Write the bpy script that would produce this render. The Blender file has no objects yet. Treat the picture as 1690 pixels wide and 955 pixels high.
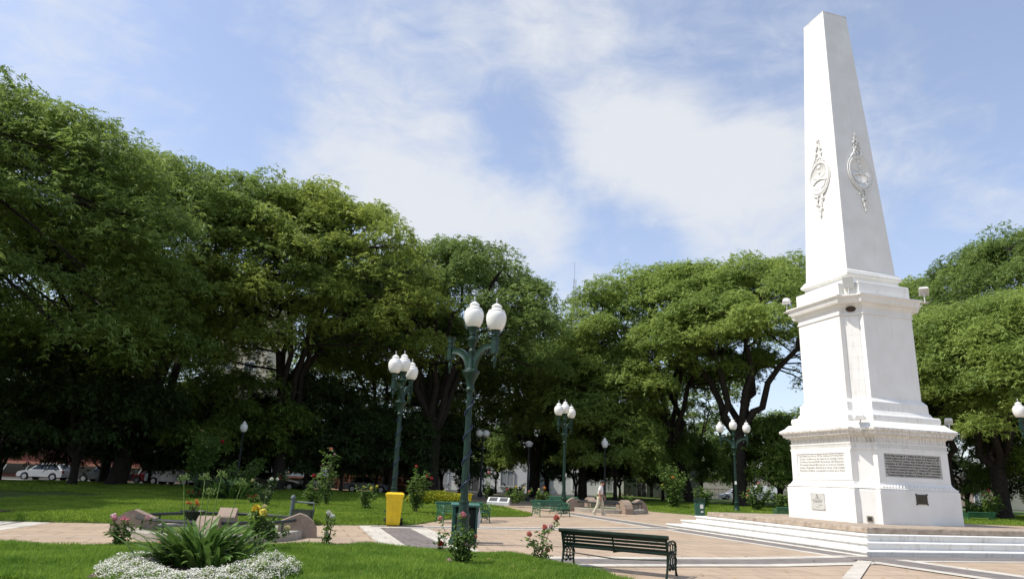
import bpy, bmesh, math, random
import numpy as np
from mathutils import Vector, Matrix, Euler
R = math.radians
sc = bpy.context.scene
COL = sc.collection
# ------------------------------------------------------------------ camera
cam_d = bpy.data.cameras.new('camera'); cam = bpy.data.objects.new('camera', cam_d); COL.objects.link(cam)
cam_d.sensor_width = 36.0; cam_d.lens = 24.22; cam_d.clip_start = 0.1; cam_d.clip_end = 3000
_p, _r = R(15.45), R(2.248)
_fw = Vector((0, math.cos(_p), math.sin(_p))); _rt = Vector((1, 0, 0)); _up = _rt.cross(_fw)
_rt2 = _rt*math.cos(_r) + _up*math.sin(_r); _up2 = -_rt*math.sin(_r) + _up*math.cos(_r)
cam.matrix_world = Matrix(((_rt2.x, _up2.x, -_fw.x, 0), (_rt2.y, _up2.y, -_fw.y, 0), (_rt2.z, _up2.z, -_fw.z, 1.55), (0, 0, 0, 1)))
sc.camera = cam
# ------------------------------------------------------------------ view
sc.view_settings.view_transform = 'Standard'; sc.view_settings.look = 'None'
sc.view_settings.gamma = 1.0; sc.view_settings.use_curve_mapping = False
sc.view_settings.exposure = 0.42
sc.cycles.max_bounces = 6; sc.cycles.diffuse_bounces = 3; sc.cycles.transmission_bounces = 4
sc.cycles.caustics_reflective = False; sc.cycles.caustics_refractive = False
# ------------------------------------------------------------------ sun and sky
SUN_AZ, SUN_EL = R(190.5), R(55.0)          # azimuth counted from +X, sun straight from the left
sun_d = bpy.data.lights.new('sun', 'SUN'); sun_d.energy = 3.7; sun_d.angle = R(0.53); sun_d.color = (1.0, 0.945, 0.86)
sun = bpy.data.objects.new('sun', sun_d); COL.objects.link(sun)
_sd = Vector((math.cos(SUN_AZ)*math.cos(SUN_EL), math.sin(SUN_AZ)*math.cos(SUN_EL), math.sin(SUN_EL)))
sun.rotation_euler = _sd.to_track_quat('Z', 'Y').to_euler(); sun.location = _sd*200
w = bpy.data.worlds.new('World'); sc.world = w; w.use_nodes = True
nt = w.node_tree; nt.nodes.clear()
def N(t, **k):
    n = nt.nodes.new(t)
    for a, b in k.items(): setattr(n, a, b)
    return n
def wmath(op, a, b=None, c=None, clamp=False):
    n = N('ShaderNodeMath', operation=op); n.use_clamp = clamp
    for i, x in enumerate((a, b, c)):
        if x is None: continue
        if isinstance(x, (int, float)): n.inputs[i].default_value = x
        else: nt.links.new(x, n.inputs[i])
    return n.outputs[0]
sky = N('ShaderNodeTexSky', sky_type='NISHITA'); sky.sun_disc = False
sky.sun_elevation = SUN_EL; sky.sun_rotation = R(90) - SUN_AZ
sky.air_density = 1.0; sky.dust_density = 1.2; sky.ozone_density = 1.5
tc = N('ShaderNodeTexCoord')
nrm = N('ShaderNodeVectorMath', operation='NORMALIZE'); nt.links.new(tc.outputs['Generated'], nrm.inputs[0])
# cloud deck: project the direction on a high plane so that clouds shrink towards the horizon
sep = N('ShaderNodeSeparateXYZ'); nt.links.new(nrm.outputs[0], sep.inputs[0])
zz = wmath('ADD', wmath('MAXIMUM', sep.outputs['Z'], 0.0), 0.22)
pl = N('ShaderNodeCombineXYZ'); nt.links.new(wmath('DIVIDE', sep.outputs['X'], zz), pl.inputs[0]); nt.links.new(wmath('DIVIDE', sep.outputs['Y'], zz), pl.inputs[1])
def wnoise(scale, detail, rough, stretch=(1, 1, 1), rot=0.0, off=(0, 0, 0), dist=0.0):
    m = N('ShaderNodeMapping'); m.inputs['Scale'].default_value = stretch; m.inputs['Rotation'].default_value = (0, 0, rot); m.inputs['Location'].default_value = off
    nt.links.new(nrm.outputs[0], m.inputs[0])
    n = N('ShaderNodeTexNoise'); n.inputs['Scale'].default_value = scale; n.inputs['Detail'].default_value = detail; n.inputs['Roughness'].default_value = rough; n.inputs['Distortion'].default_value = dist
    nt.links.new(m.outputs[0], n.inputs['Vector']); return n.outputs['Fac']
def blob(d, inner, outer, amp):
    v = Vector(d).normalized()
    dt = N('ShaderNodeVectorMath', operation='DOT_PRODUCT'); nt.links.new(nrm.outputs[0], dt.inputs[0]); dt.inputs[1].default_value = v
    mr = N('ShaderNodeMapRange', interpolation_type='SMOOTHSTEP'); nt.links.new(dt.outputs['Value'], mr.inputs['Value'])
    mr.inputs['From Min'].default_value = math.cos(R(outer)); mr.inputs['From Max'].default_value = math.cos(R(inner))
    mr.inputs['To Max'].default_value = amp
    return mr.outputs[0]
BLOBS = (
    ((-0.2608, 0.8438, 0.4689), 1, 7, 0.1736),
    ((-0.1815, 0.8811, 0.4367), 2, 8, 0.3844),
    ((-0.1137, 0.9105, 0.3975), 2, 8, 0.46499999999999997),
    ((-0.0256, 0.9345, 0.355), 2, 8, 0.46499999999999997),
    ((0.072, 0.943, 0.3249), 1, 7, 0.434),
    ((-0.2137, 0.9034, 0.3716), 2, 8, 0.217),
    ((-0.2926, 0.8658, 0.406), 1, 7, 0.093),
    ((0.0892, 0.874, 0.4776), 1, 6, 0.341),
    ((0.1658, 0.8737, 0.4573), 2, 7, 0.44639999999999996),
    ((0.2488, 0.8714, 0.4228), 2, 8, 0.496),
    ((0.3281, 0.8655, 0.3785), 2, 8, 0.46499999999999997),
    ((0.3561, 0.8206, 0.447), 1, 7, 0.217),
    ((0.2029, 0.8471, 0.4911), 1, 6, 0.248),
    ((-0.3262, 0.7496, 0.5759), 1, 6, 0.0744),
    ((-0.2406, 0.7765, 0.5823), 1, 6, 0.1364),
    ((-0.1322, 0.813, 0.5671), 1, 7, 0.279),
    ((-0.0256, 0.8176, 0.5752), 1, 6, 0.279),
    ((0.0631, 0.7962, 0.6017), 1, 6, 0.279),
    ((-0.1808, 0.825, 0.5354), 1, 6, 0.062),
    ((-0.5561, 0.6725, 0.4884), 2, 9, 0.155),
    ((-0.439, 0.8178, 0.3722), 1, 6, 0.26039999999999996),
    ((0.4913, 0.795, 0.3557), 2, 9, 0.186),
    ((0.5369, 0.7369, 0.4108), 2, 8, 0.0744),
    ((0.265, 0.7647, 0.5873), 2, 8, 0.0744),
    ((-0.4816, 0.7225, 0.496), 2, 8, 0.062),
    ((0.0042, 0.8811, 0.473), 1, 5, -0.2025),
    ((0.1655, 0.9254, 0.341), 1, 5, -0.1575),
    ((-0.3765, 0.8046, 0.4592), 2, 8, -0.1575),
    ((0.2354, 0.8067, 0.542), 2, 7, -0.1125),
    ((0.5244, 0.6727, 0.5219), 4, 12, -0.135),
    ((-0.5142, 0.7339, 0.4439), 2, 8, -0.1125),
)
acc = None
for d, i, o, a in BLOBS:
    b = blob(d, i, o, a); acc = b if acc is None else wmath('ADD', acc, b)
n1 = wnoise(4.2, 7, 0.58, (1.0, 1.0, 1.7), 0, (3.1, 0.7, 0.4), 0.5)
n2 = wnoise(13.0, 8, 0.62, (1.0, 1.0, 2.0), 0.5, (1.3, 5.2, 0), 0.8)
dens = wmath('ADD', wmath('MULTIPLY_ADD', n1, 1.9, -0.95), wmath('MULTIPLY_ADD', n2, 0.95, -0.48))
dens = wmath('ADD', dens, acc)
msk = N('ShaderNodeMapRange', interpolation_type='SMOOTHSTEP'); nt.links.new(dens, msk.inputs['Value'])
msk.inputs['From Min'].default_value = -0.25; msk.inputs['From Max'].default_value = 0.98; msk.inputs['To Max'].default_value = 0.95
hz = N('ShaderNodeMapRange', interpolation_type='SMOOTHSTEP'); nt.links.new(sep.outputs['Z'], hz.inputs['Value'])
hz.inputs['From Min'].default_value = 0.55; hz.inputs['From Max'].default_value = 0.0; hz.inputs['To Max'].default_value = 0.25
mx = wmath('ADD', wmath('MULTIPLY', wmath('MAXIMUM', msk.outputs[0], hz.outputs[0]), 0.76), 0.22, clamp=True)
bg1 = N('ShaderNodeBackground'); bg1.inputs['Strength'].default_value = 0.15
tint = N('ShaderNodeMix', data_type='RGBA', blend_type='MULTIPLY'); tint.inputs['Factor'].default_value = 1.0
nt.links.new(sky.outputs[0], tint.inputs['A']); tint.inputs['B'].default_value = (1.02, 1.03, 1.10, 1)
nt.links.new(tint.outputs['Result'], bg1.inputs['Color'])
bg2 = N('ShaderNodeBackground'); bg2.inputs['Color'].default_value = (0.92, 0.95, 1.0, 1); bg2.inputs['Strength'].default_value = 0.66
ms = N('ShaderNodeMixShader'); nt.links.new(mx, ms.inputs[0]); nt.links.new(bg1.outputs[0], ms.inputs[1]); nt.links.new(bg2.outputs[0], ms.inputs[2])
wo = N('ShaderNodeOutputWorld'); nt.links.new(ms.outputs[0], wo.inputs['Surface'])

# ------------------------------------------------------------------ helpers
class MB:
    def __init__(s): s.v = []; s.f = []; s.m = []; s.mi = 0
    def add(s, vs, fs):
        o = len(s.v); s.v += [tuple(x) for x in vs]; s.f += [tuple(i+o for i in f) for f in fs]; s.m += [s.mi]*len(fs); return s
    def box(s, c, d, rz=0.0, rot=None, taper=1.0):
        x, y, z = d[0]/2, d[1]/2, d[2]/2
        q = [Vector((a*x*(taper if e > 0 else 1), b*y*(taper if e > 0 else 1), e*z)) for e in (-1, 1) for a, b in ((-1, -1), (1, -1), (1, 1), (-1, 1))]
        M = (rot.to_matrix() if rot else Matrix.Rotation(rz, 3, 'Z'))
        return s.add([M @ p + Vector(c) for p in q], [(3, 2, 1, 0), (4, 5, 6, 7), (0, 1, 5, 4), (1, 2, 6, 5), (2, 3, 7, 6), (3, 0, 4, 7)])
    def rings(s, rs, caps=True, closed=True):
        n = len(rs[0]); vs = [p for r in rs for p in r]; fs = []
        for k in range(len(rs)-1):
            for i in range(n if closed else n-1):
                j = (i+1) % n; fs.append((k*n+i, k*n+j, (k+1)*n+j, (k+1)*n+i))
        if caps: fs.append(tuple(reversed(range(n)))); fs.append(tuple((len(rs)-1)*n+i for i in range(n)))
        return s.add(vs, fs)
    def lathe(s, prof, c=(0, 0, 0), n=20, flute=0.0):
        rs = []
        for r, z in prof:
            rs.append([(c[0]+r*(1-(flute if i % 2 else 0))*math.cos(2*math.pi*i/n), c[1]+r*(1-(flute if i % 2 else 0))*math.sin(2*math.pi*i/n), c[2]+z) for i in range(n)])
        return s.rings(rs)
    def tube(s, pts, rad, n=8, caps=True):
        pts = [Vector(p) for p in pts]
        if isinstance(rad, (int, float)): rad = [rad]*len(pts)
        rs = []; up = None
        for i, p in enumerate(pts):
            t = (pts[min(i+1, len(pts)-1)]-pts[max(i-1, 0)])
            t = t.normalized() if t.length > 1e-9 else Vector((0, 0, 1))
            if up is None:
                up = Vector((0, 0, 1)) if abs(t.z) < .9 else Vector((1, 0, 0))
            a = t.cross(up)
            if a.length < 1e-5: a = t.orthogonal()
            a.normalize(); b = a.cross(t).normalized(); up = b
            rs.append([p+(a*math.cos(2*math.pi*k/n)+b*math.sin(2*math.pi*k/n))*rad[i] for k in range(n)])
        return s.rings(rs, caps)
    def ball(s, c, r, n=10, m=7, sq=(1, 1, 1)):
        prof = [(max(1e-4, math.sin(math.pi*i/m)), -math.cos(math.pi*i/m)) for i in range(m+1)]
        rs = [[(c[0]+r*sq[0]*q*math.cos(2*math.pi*k/n), c[1]+r*sq[1]*q*math.sin(2*math.pi*k/n), c[2]+r*sq[2]*z) for k in range(n)] for q, z in prof]
        return s.rings(rs)
    def torus(s, c, R0, r, ax=2, n=20, k=6, sq=(1, 1)):
        vs = []; fs = []
        for i in range(n):
            a = 2*math.pi*i/n
            for j in range(k):
                b = 2*math.pi*j/k; q = R0+r*math.cos(b)
                p = [q*math.cos(a)*sq[0], q*math.sin(a)*sq[1], r*math.sin(b)]
                if ax == 0: p = [p[2], p[0], p[1]]
                if ax == 1: p = [p[0], p[2], p[1]]
                vs.append((c[0]+p[0], c[1]+p[1], c[2]+p[2]))
        for i in range(n):
            for j in range(k):
                fs.append((i*k+j, ((i+1) % n)*k+j, ((i+1) % n)*k+(j+1) % k, i*k+(j+1) % k))
        return s.add(vs, fs)
    def prism(s, poly, z0, z1):
        n = len(poly); vs = [(x, y, z0) for x, y in poly]+[(x, y, z1) for x, y in poly]
        fs = [tuple(reversed(range(n))), tuple(range(n, 2*n))]+[(i, (i+1) % n, n+(i+1) % n, n+i) for i in range(n)]
        return s.add(vs, fs)
    def build(s, name, mats, parent=None, smooth=None):
        me = bpy.data.meshes.new(name); me.from_pydata(s.v, [], s.f)
        if not isinstance(mats, (list, tuple)): mats = [mats]
        for m in mats: me.materials.append(m)
        if len(mats) > 1: me.polygons.foreach_set('material_index', s.m)
        bm = bmesh.new(); bm.from_mesh(me); bmesh.ops.recalc_face_normals(bm, faces=bm.faces); bm.to_mesh(me); bm.free()
        if smooth is not None:
            me.polygons.foreach_set('use_smooth', [True]*len(me.polygons)); me.set_sharp_from_angle(angle=R(smooth))
        me.update()
        return link(name, me, parent)
def link(name, data, parent=None):
    o = bpy.data.objects.new(name, data); COL.objects.link(o)
    if parent is not None: o.parent = parent
    return o
def tag(o, label=None, cat=None, group=None, kind=None):
    if label: o['label'] = label
    if cat: o['category'] = cat
    if group: o['group'] = group
    if kind: o['kind'] = kind
    return o
def thing(name, label, cat, loc=(0, 0, 0), rz=0.0, group=None):
    o = link(name, None); o.location = loc; o.rotation_euler = (0, 0, rz); o.empty_display_size = 0.2
    return tag(o, label, cat, group)
def kids(o): return [c for c in bpy.data.objects if c.parent == o]
def dup(o, loc=None, rz=None, scale=None, label=None, parent=None):
    c = o.copy(); COL.objects.link(c)
    if parent is not None: c.parent = parent
    if loc is not None: c.location = loc
    if rz is not None: c.rotation_euler = (0, 0, rz)
    if scale is not None: c.scale = (scale,)*3 if isinstance(scale, (int, float)) else scale
    if label: c['label'] = label
    for k in kids(o): dup(k, parent=c)
    return c
def npmesh(name, V, F, mats, parent=None, mi=None):
    """V (n,3), F (m,k) arrays -> one mesh object"""
    me = bpy.data.meshes.new(name); V = np.asarray(V, np.float32); F = np.asarray(F, np.int32); m, k = F.shape
    me.vertices.add(len(V)); me.vertices.foreach_set('co', V.ravel())
    me.loops.add(m*k); me.loops.foreach_set('vertex_index', F.ravel())
    me.polygons.add(m); me.polygons.foreach_set('loop_start', np.arange(0, m*k, k, dtype=np.int32))
    try: me.polygons.foreach_set('loop_total', np.full(m, k, np.int32))
    except Exception: pass
    if not isinstance(mats, (list, tuple)): mats = [mats]
    for q in mats: me.materials.append(q)
    if mi is not None: me.polygons.foreach_set('material_index', np.asarray(mi, np.int32))
    me.update(calc_edges=True)
    return link(name, me, parent)

# ------------------------------------------------------------------ materials
MATS = {}
def mat(name, c, rough=0.6, var=0.12, scale=6.0, bump=0.0, bscale=40.0, c2=None, metal=0.0, spec=0.35, coat=0.0, detail=5):
    if name in MATS: return MATS[name]
    m = bpy.data.materials.new(name); m.use_nodes = True; t = m.node_tree; b = t.nodes['Principled BSDF']; L = t.links
    b.inputs['Roughness'].default_value = rough; b.inputs['Metallic'].default_value = metal; b.inputs['Specular IOR Level'].default_value = spec
    b.inputs['Coat Weight'].default_value = coat
    tcn = t.nodes.new('ShaderNodeTexCoord'); no = t.nodes.new('ShaderNodeTexNoise'); no.inputs['Scale'].default_value = scale; no.inputs['Detail'].default_value = detail; no.inputs['Roughness'].default_value = 0.6
    L.new(tcn.outputs['Object'], no.inputs['Vector'])
    cr = t.nodes.new('ShaderNodeValToRGB'); L.new(no.outputs['Fac'], cr.inputs[0])
    c2 = c2 or tuple(x*(1-2.2*var) for x in c)
    cr.color_ramp.elements[0].position = 0.3; cr.color_ramp.elements[0].color = (*c2, 1)
    cr.color_ramp.elements[1].position = 0.66; cr.color_ramp.elements[1].color = (*c, 1)
    L.new(cr.outputs[0], b.inputs['Base Color'])
    if bump:
        n2 = t.nodes.new('ShaderNodeTexNoise'); n2.inputs['Scale'].default_value = bscale; n2.inputs['Detail'].default_value = 6
        L.new(tcn.outputs['Object'], n2.inputs['Vector'])
        bp = t.nodes.new('ShaderNodeBump'); bp.inputs['Strength'].default_value = bump; bp.inputs['Distance'].default_value = 0.03
        L.new(n2.outputs['Fac'], bp.inputs['Height']); L.new(bp.outputs[0], b.inputs['Normal'])
    MATS[name] = m; return m
def leafmat(name, c, c2, trans=0.32, scale=0.9, rough=0.55):
    m = bpy.data.materials.new(name); m.use_nodes = True; t = m.node_tree; b = t.nodes['Principled BSDF']; L = t.links
    b.inputs['Roughness'].default_value = rough; b.inputs['Specular IOR Level'].default_value = 0.25
    tcn = t.nodes.new('ShaderNodeTexCoord')
    no = t.nodes.new('ShaderNodeTexNoise'); no.inputs['Scale'].default_value = scale; no.inputs['Detail'].default_value = 4
    L.new(tcn.outputs['Object'], no.inputs['Vector'])
    n2 = t.nodes.new('ShaderNodeTexNoise'); n2.inputs['Scale'].default_value = scale*14; n2.inputs['Detail'].default_value = 2
    L.new(tcn.outputs['Object'], n2.inputs['Vector'])
    ad = t.nodes.new('ShaderNodeMath'); ad.operation = 'MULTIPLY_ADD'; L.new(n2.outputs['Fac'], ad.inputs[0]); ad.inputs[1].default_value = 0.5
    mm = t.nodes.new('ShaderNodeMath'); mm.operation = 'MULTIPLY'; L.new(no.outputs['Fac'], mm.inputs[0]); mm.inputs[1].default_value = 0.7
    L.new(mm.outputs[0], ad.inputs[2])
    cr = t.nodes.new('ShaderNodeValToRGB'); L.new(ad.outputs[0], cr.inputs[0])
    cr.color_ramp.elements[0].position = 0.42; cr.color_ramp.elements[0].color = (*c2, 1)
    cr.color_ramp.elements[1].position = 0.76; cr.color_ramp.elements[1].color = (*c, 1)
    L.new(cr.outputs[0], b.inputs['Base Color'])
    tr = t.nodes.new('ShaderNodeBsdfTranslucent'); L.new(cr.outputs[0], tr.inputs['Color'])
    mxs = t.nodes.new('ShaderNodeMixShader'); mxs.inputs[0].default_value = trans
    L.new(b.outputs[0], mxs.inputs[1]); L.new(tr.outputs[0], mxs.inputs[2]); L.new(mxs.outputs[0], t.nodes['Material Output'].inputs['Surface'])
    MATS[name] = m; return m
def paving_mat(name, c, c2, tw, th, rz, joint, jw=0.022, off=0.5):
    m = bpy.data.materials.new(name); m.use_nodes = True; t = m.node_tree; b = t.nodes['Principled BSDF']; L = t.links
    b.inputs['Roughness'].default_value = 0.62; b.inputs['Specular IOR Level'].default_value = 0.3
    tcn = t.nodes.new('ShaderNodeTexCoord'); mp = t.nodes.new('ShaderNodeMapping'); mp.inputs['Rotation'].default_value = (0, 0, -rz)
    L.new(tcn.outputs['Object'], mp.inputs[0])
    br = t.nodes.new('ShaderNodeTexBrick'); L.new(mp.outputs[0], br.inputs['Vector']); br.inputs['Scale'].default_value = 1.0
    br.inputs['Brick Width'].default_value = tw; br.inputs['Row Height'].default_value = th; br.inputs['Mortar Size'].default_value = jw; br.inputs['Mortar Smooth'].default_value = 0.3
    br.offset = off; br.inputs['Color1'].default_value = (*c, 1); br.inputs['Color2'].default_value = (*c2, 1); br.inputs['Mortar'].default_value = (*joint, 1)
    no = t.nodes.new('ShaderNodeTexNoise'); no.inputs['Scale'].default_value = 0.9; no.inputs['Detail'].default_value = 8; no.inputs['Roughness'].default_value = 0.68
    L.new(tcn.outputs['Object'], no.inputs['Vector'])
    cr = t.nodes.new('ShaderNodeValToRGB'); L.new(no.outputs['Fac'], cr.inputs[0])
    cr.color_ramp.elements[0].position = 0.3; cr.color_ramp.elements[0].color = (0.80, 0.79, 0.78, 1); cr.color_ramp.elements[1].position = 0.58; cr.color_ramp.elements[1].color = (1.04, 1.03, 1.02, 1)
    mu = t.nodes.new('ShaderNodeMix'); mu.data_type = 'RGBA'; mu.blend_type = 'MULTIPLY'; mu.inputs['Factor'].default_value = 1
    L.new(br.outputs['Color'], mu.inputs['A']); L.new(cr.outputs[0], mu.inputs['B']); L.new(mu.outputs['Result'], b.inputs['Base Color'])
    bp = t.nodes.new('ShaderNodeBump'); bp.inputs['Strength'].default_value = 0.25; bp.inputs['Distance'].default_value = 0.01
    n3 = t.nodes.new('ShaderNodeTexNoise'); n3.inputs['Scale'].default_value = 30; L.new(tcn.outputs['Object'], n3.inputs['Vector'])
    L.new(n3.outputs['Fac'], bp.inputs['Height']); L.new(bp.outputs[0], b.inputs['Normal'])
    MATS[name] = m; return m
AX = R(16.31)                                # the plaza grid and the monument are turned by this angle
GREEN = mat('bottle_green_paint', (0.011, 0.040, 0.025), 0.42, 0.2, 9, 0.15, 60)
GREENL = mat('faded_green_paint', (0.075, 0.19, 0.15), 0.5, 0.18, 12, 0.1, 60)
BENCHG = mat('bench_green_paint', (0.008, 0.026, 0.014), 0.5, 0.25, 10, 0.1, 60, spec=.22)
BENCHL = mat('bench_green_lit_paint', (0.036, 0.14, 0.07), 0.4, 0.15, 10, 0.1, 60)  # same bench green made paler; its sunlit look is in the colour
GLOBE = mat('opal_globe', (0.84, 0.83, 0.78), 0.28, 0.03, 3)
WHITEP = None
TANP = paving_mat('tan_paving', (0.425, 0.328, 0.236), (0.408, 0.314, 0.225), 1.0, 0.8, AX, (0.25, 0.19, 0.14))
GREYP = paving_mat('grey_paving', (0.205, 0.182, 0.17), (0.185, 0.165, 0.155), 0.45, 0.45, AX, (0.13, 0.12, 0.11))
WHTP = paving_mat('white_paving', (0.56, 0.53, 0.46), (0.52, 0.49, 0.43), 0.6, 0.6, AX, (0.40, 0.37, 0.32))
STONE = mat('pink_stone', (0.33, 0.25, 0.19), 0.8, 0.12, 8, 0.4, 40)
KERBST = mat('kerb_stone', (0.40, 0.36, 0.30), 0.85, 0.16, 6, 0.4, 40)
IRON = mat('dark_iron', (0.035, 0.04, 0.04), 0.5, 0.2, 12)
BARK = mat('bark', (0.040, 0.031, 0.024), 0.9, 0.3, 5, 0.9, 14)
SOIL = mat('soil', (0.11, 0.075, 0.05), 0.95, 0.25, 3, 0.5, 20)
GRASS = mat('lawn_base', (0.11, 0.16, 0.022), 0.9, 0.2, 1.2, 0.8, 60, c2=(0.06, 0.10, 0.014))
BLADE = leafmat('grass_blades', (0.315, 0.425, 0.055), (0.13, 0.235, 0.026), 0.46, 0.45)
BLADEN = leafmat('near_grass_blades', (0.27, 0.40, 0.055), (0.105, 0.215, 0.024), 0.46, 0.8)
ASPH = mat('asphalt', (0.055, 0.055, 0.058), 0.9, 0.15, 4, 0.3, 60)
GLASSD = mat('dark_glass', (0.012, 0.014, 0.016), 0.08, 0.1, 2, spec=0.6)
RUBBER = mat('tyre_rubber', (0.018, 0.018, 0.018), 0.8, 0.1)
RIM = mat('rim_alloy', (0.45, 0.45, 0.46), 0.3, 0.1, metal=0.8)
# ------------------------------------------------------------------ ground and paving
def sheet(name, poly, z, m, kind='structure', sub=0):
    mb = MB(); mb.add([(x, y, z) for x, y in poly], [tuple(range(len(poly)))])
    o = mb.build(name, m); tag(o, kind=kind); return o
CX, CY = 12.937, 25.28
ca, sa = math.cos(AX), math.sin(AX)
def uv(u, v): return (CX+u*ca-v*sa, CY+u*sa+v*ca)
sheet('ground', [(-900, -60), (900, -60), (900, 1500), (-900, 1500)], -0.02, mat('ground_soil', (0.10, 0.095, 0.05), 0.95, 0.2, 0.4, 0.5, 8, c2=(0.06, 0.075, 0.025)))
sheet('plaza_paving', [uv(-45, -30), uv(40, -30), uv(40, 24), uv(-6, 60), uv(-12, 60), uv(-45, 24)], 0.0, TANP)
def band(name, pts, w0, w1, m, z):
    """strip along pts; w0,w1 signed offsets to the left of the direction of travel"""
    P = [Vector((x, y)) for x, y in pts]; Lf = []; Rt = []
    for i, p in enumerate(P):
        d = (P[min(i+1, len(P)-1)]-P[max(i-1, 0)]).normalized(); n = Vector((-d.y, d.x)); Lf.append(p+n*w0); Rt.append(p+n*w1)
    mb = MB()
    for i in range(len(P)-1):
        mb.add([(*Rt[i], z), (*Rt[i+1], z), (*Lf[i+1], z), (*Lf[i], z)], [(0, 1, 2, 3)])
    return tag(mb.build(name, m), kind='structure')
def triple(pts, gw, ww, z):
    band('white_paving_strip', pts, gw/2+ww, -gw/2-ww, WHTP, z); band('grey_paving_strip', pts, gw/2, -gw/2, GREYP, z+0.003)
triple([uv(-16.45, -12), uv(-16.4, 3.1)], 0.92, 0.58, 0.003)
triple([(-11.2, 12.0), (-12.95, 20.5)], 0.10, 0.62, 0.004)
triple([(-4.1, 22.75), (0.77, 24.45), (3.5, 26.0), (6.36, 27.75)], 0.42, 0.36, 0.009)
triple([uv(-5.62, 15), uv(-5.62, -6.2)], 0.75, 0.30, 0.003)
triple([uv(-16.2, -6.75), uv(-9.5, -6.55), uv(-6.0, -5.95)], 0.85, 0.42, 0.015)
triple([uv(-5.6, -6.0), uv(-5.2, -12)], 0.95, 0.42, 0.018)
triple([uv(-6.2, -5.66), uv(14, -5.66)], 0.8, 0.28, 0.009)
band('white_paving_strip', [uv(-6.25, -6.25), uv(-11, -10.8)], 0.15, -0.15, WHTP, 0.024)
band('joint_strip', [uv(-45, -2.35), uv(-17.6, -2.6)], 0.03, -0.03, WHTP, 0.004)
band('joint_strip', [uv(-15.3, -2.5), uv(-9.43, -1.75), uv(-6.4, -1.7)], 0.03, -0.03, WHTP, 0.004)
# lawns: gently domed sheets with grass blades standing on them
def lawn_geo(poly, z0, h, n=160):
    P = [Vector((x, y)) for x, y in poly]; per = []
    for i, p in enumerate(P):
        q = P[(i+1) % len(P)]; k = max(1, int((q-p).length/0.5))
        per += [p.lerp(q, j/k) for j in range(k)]
    c = sum(per, Vector((0, 0)))/len(per)
    return per, c
def lawn_z(d, h, z0): return z0+h*(1-math.exp(-d*1.2))
def inside(poly, X, Y):
    r = np.zeros(X.shape, bool); n = len(poly)
    for i in range(n):
        x0, y0 = poly[i]; x1, y1 = poly[(i+1) % n]
        if y0 == y1: continue
        c = ((y0 > Y) != (y1 > Y)) & (X < (x1-x0)*(Y-y0)/(y1-y0)+x0); r ^= c
    return r
def edged(poly, X, Y):
    d = np.full(X.shape, 1e9)
    for i in range(len(poly)):
        x0, y0 = poly[i]; x1, y1 = poly[(i+1) % len(poly)]
        L2 = (x1-x0)**2+(y1-y0)**2+1e-9; t = np.clip(((X-x0)*(x1-x0)+(Y-y0)*(y1-y0))/L2, 0, 1)
        d = np.minimum(d, np.hypot(X-x0-t*(x1-x0), Y-y0-t*(y1-y0)))
    return d
def hgt(X, Y, d, h): return h*(1-np.exp(-d*0.9))+0.02*np.sin(X*1.7+Y*.9)*np.minimum(d, 1)+0.015*np.sin(X*3.1-Y*2.3)*np.minimum(d, 1)
def lawn(name, poly, h, rings=(0, .25, .7, 1.5, 3.0)):
    per, c = lawn_geo(poly, 0, h)
    vs = []; n = len(per); fr = (1.0, .985, .96, .92, .84, .7, .5, .25)
    for f in fr:
        X = np.array([c.x+(p.x-c.x)*f for p in per]); Y = np.array([c.y+(p.y-c.y)*f for p in per])
        d = edged(poly, X, Y); Z = 0.03+hgt(X, Y, d, h) if f < 1 else np.full(n, 0.0)
        vs += list(zip(X, Y, Z))
    fs = []
    for k in range(len(fr)-1):
        for i in range(n): j = (i+1) % n; fs.append((k*n+i, k*n+j, (k+1)*n+j, (k+1)*n+i))
    vs.append((c.x, c.y, 0.03+h)); m = len(vs)-1; k = len(fr)-1
    for i in range(n): fs.append((k*n+i, k*n+(i+1) % n, m))
    mb = MB(); mb.add(vs, fs); return tag(mb.build(name, GRASS, smooth=60), kind='structure')
def blades(name, poly, h, region, dens, bh, bw, seed, label, m=None):
    rg = np.random.default_rng(seed); x0, x1, y0, y1 = region; n = int((x1-x0)*(y1-y0)*dens)
    X = rg.uniform(x0, x1, n); Y = rg.uniform(y0, y1, n)
    k = inside(poly, X, Y)
    k &= np.abs(X/Y) < 0.80
    if poly is NEAR: k &= ~inside(BED, X, Y)
    X, Y = X[k], Y[k]; d = edged(poly, X, Y); Z = 0.055+hgt(X, Y, d, h)*np.minimum(1, d/0.06); n = len(X)
    clump = 0.75+0.5*np.sin(X*2.3+1.7*np.sin(Y*1.9))*np.sin(Y*2.7+1.3*np.sin(X*2.1))
    H = bh*rg.uniform(.4, 1.3, n)*np.clip(clump, .55, 1.2); W = bw*rg.uniform(.7, 1.3, n); a = rg.uniform(0, 2*math.pi, n); le = rg.uniform(.1, .9, n)*H
    dx, dy = np.cos(a), np.sin(a); b = rg.uniform(0, 2*math.pi, n); ex, ey = np.cos(b)*le, np.sin(b)*le
    V = np.empty((n, 3, 3), np.float32)
    V[:, 0] = np.stack([X-dx*W/2, Y-dy*W/2, Z-.01], 1); V[:, 1] = np.stack([X+dx*W/2, Y+dy*W/2, Z-.01], 1); V[:, 2] = np.stack([X+ex, Y+ey, Z+H], 1)
    o = npmesh(name, V.reshape(-1, 3), np.arange(n*3).reshape(-1, 3), m or BLADE)
    return tag(o, label, 'grass', kind='stuff')
NEAR = [(-20, 11.6), (-14, 12.55), (-9.1, 13.42), (-6.7, 14.1), (-4.2, 15.5), (-2.9, 15.85), (-1.6, 15.75), (-0.7, 15.3), (0.41, 15.2), (0.95, 14.4), (1.25, 13.7), (1.8, 12.5), (2.4, 10.5), (2.6, 8), (-3, 5), (-20, 5)]
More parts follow.
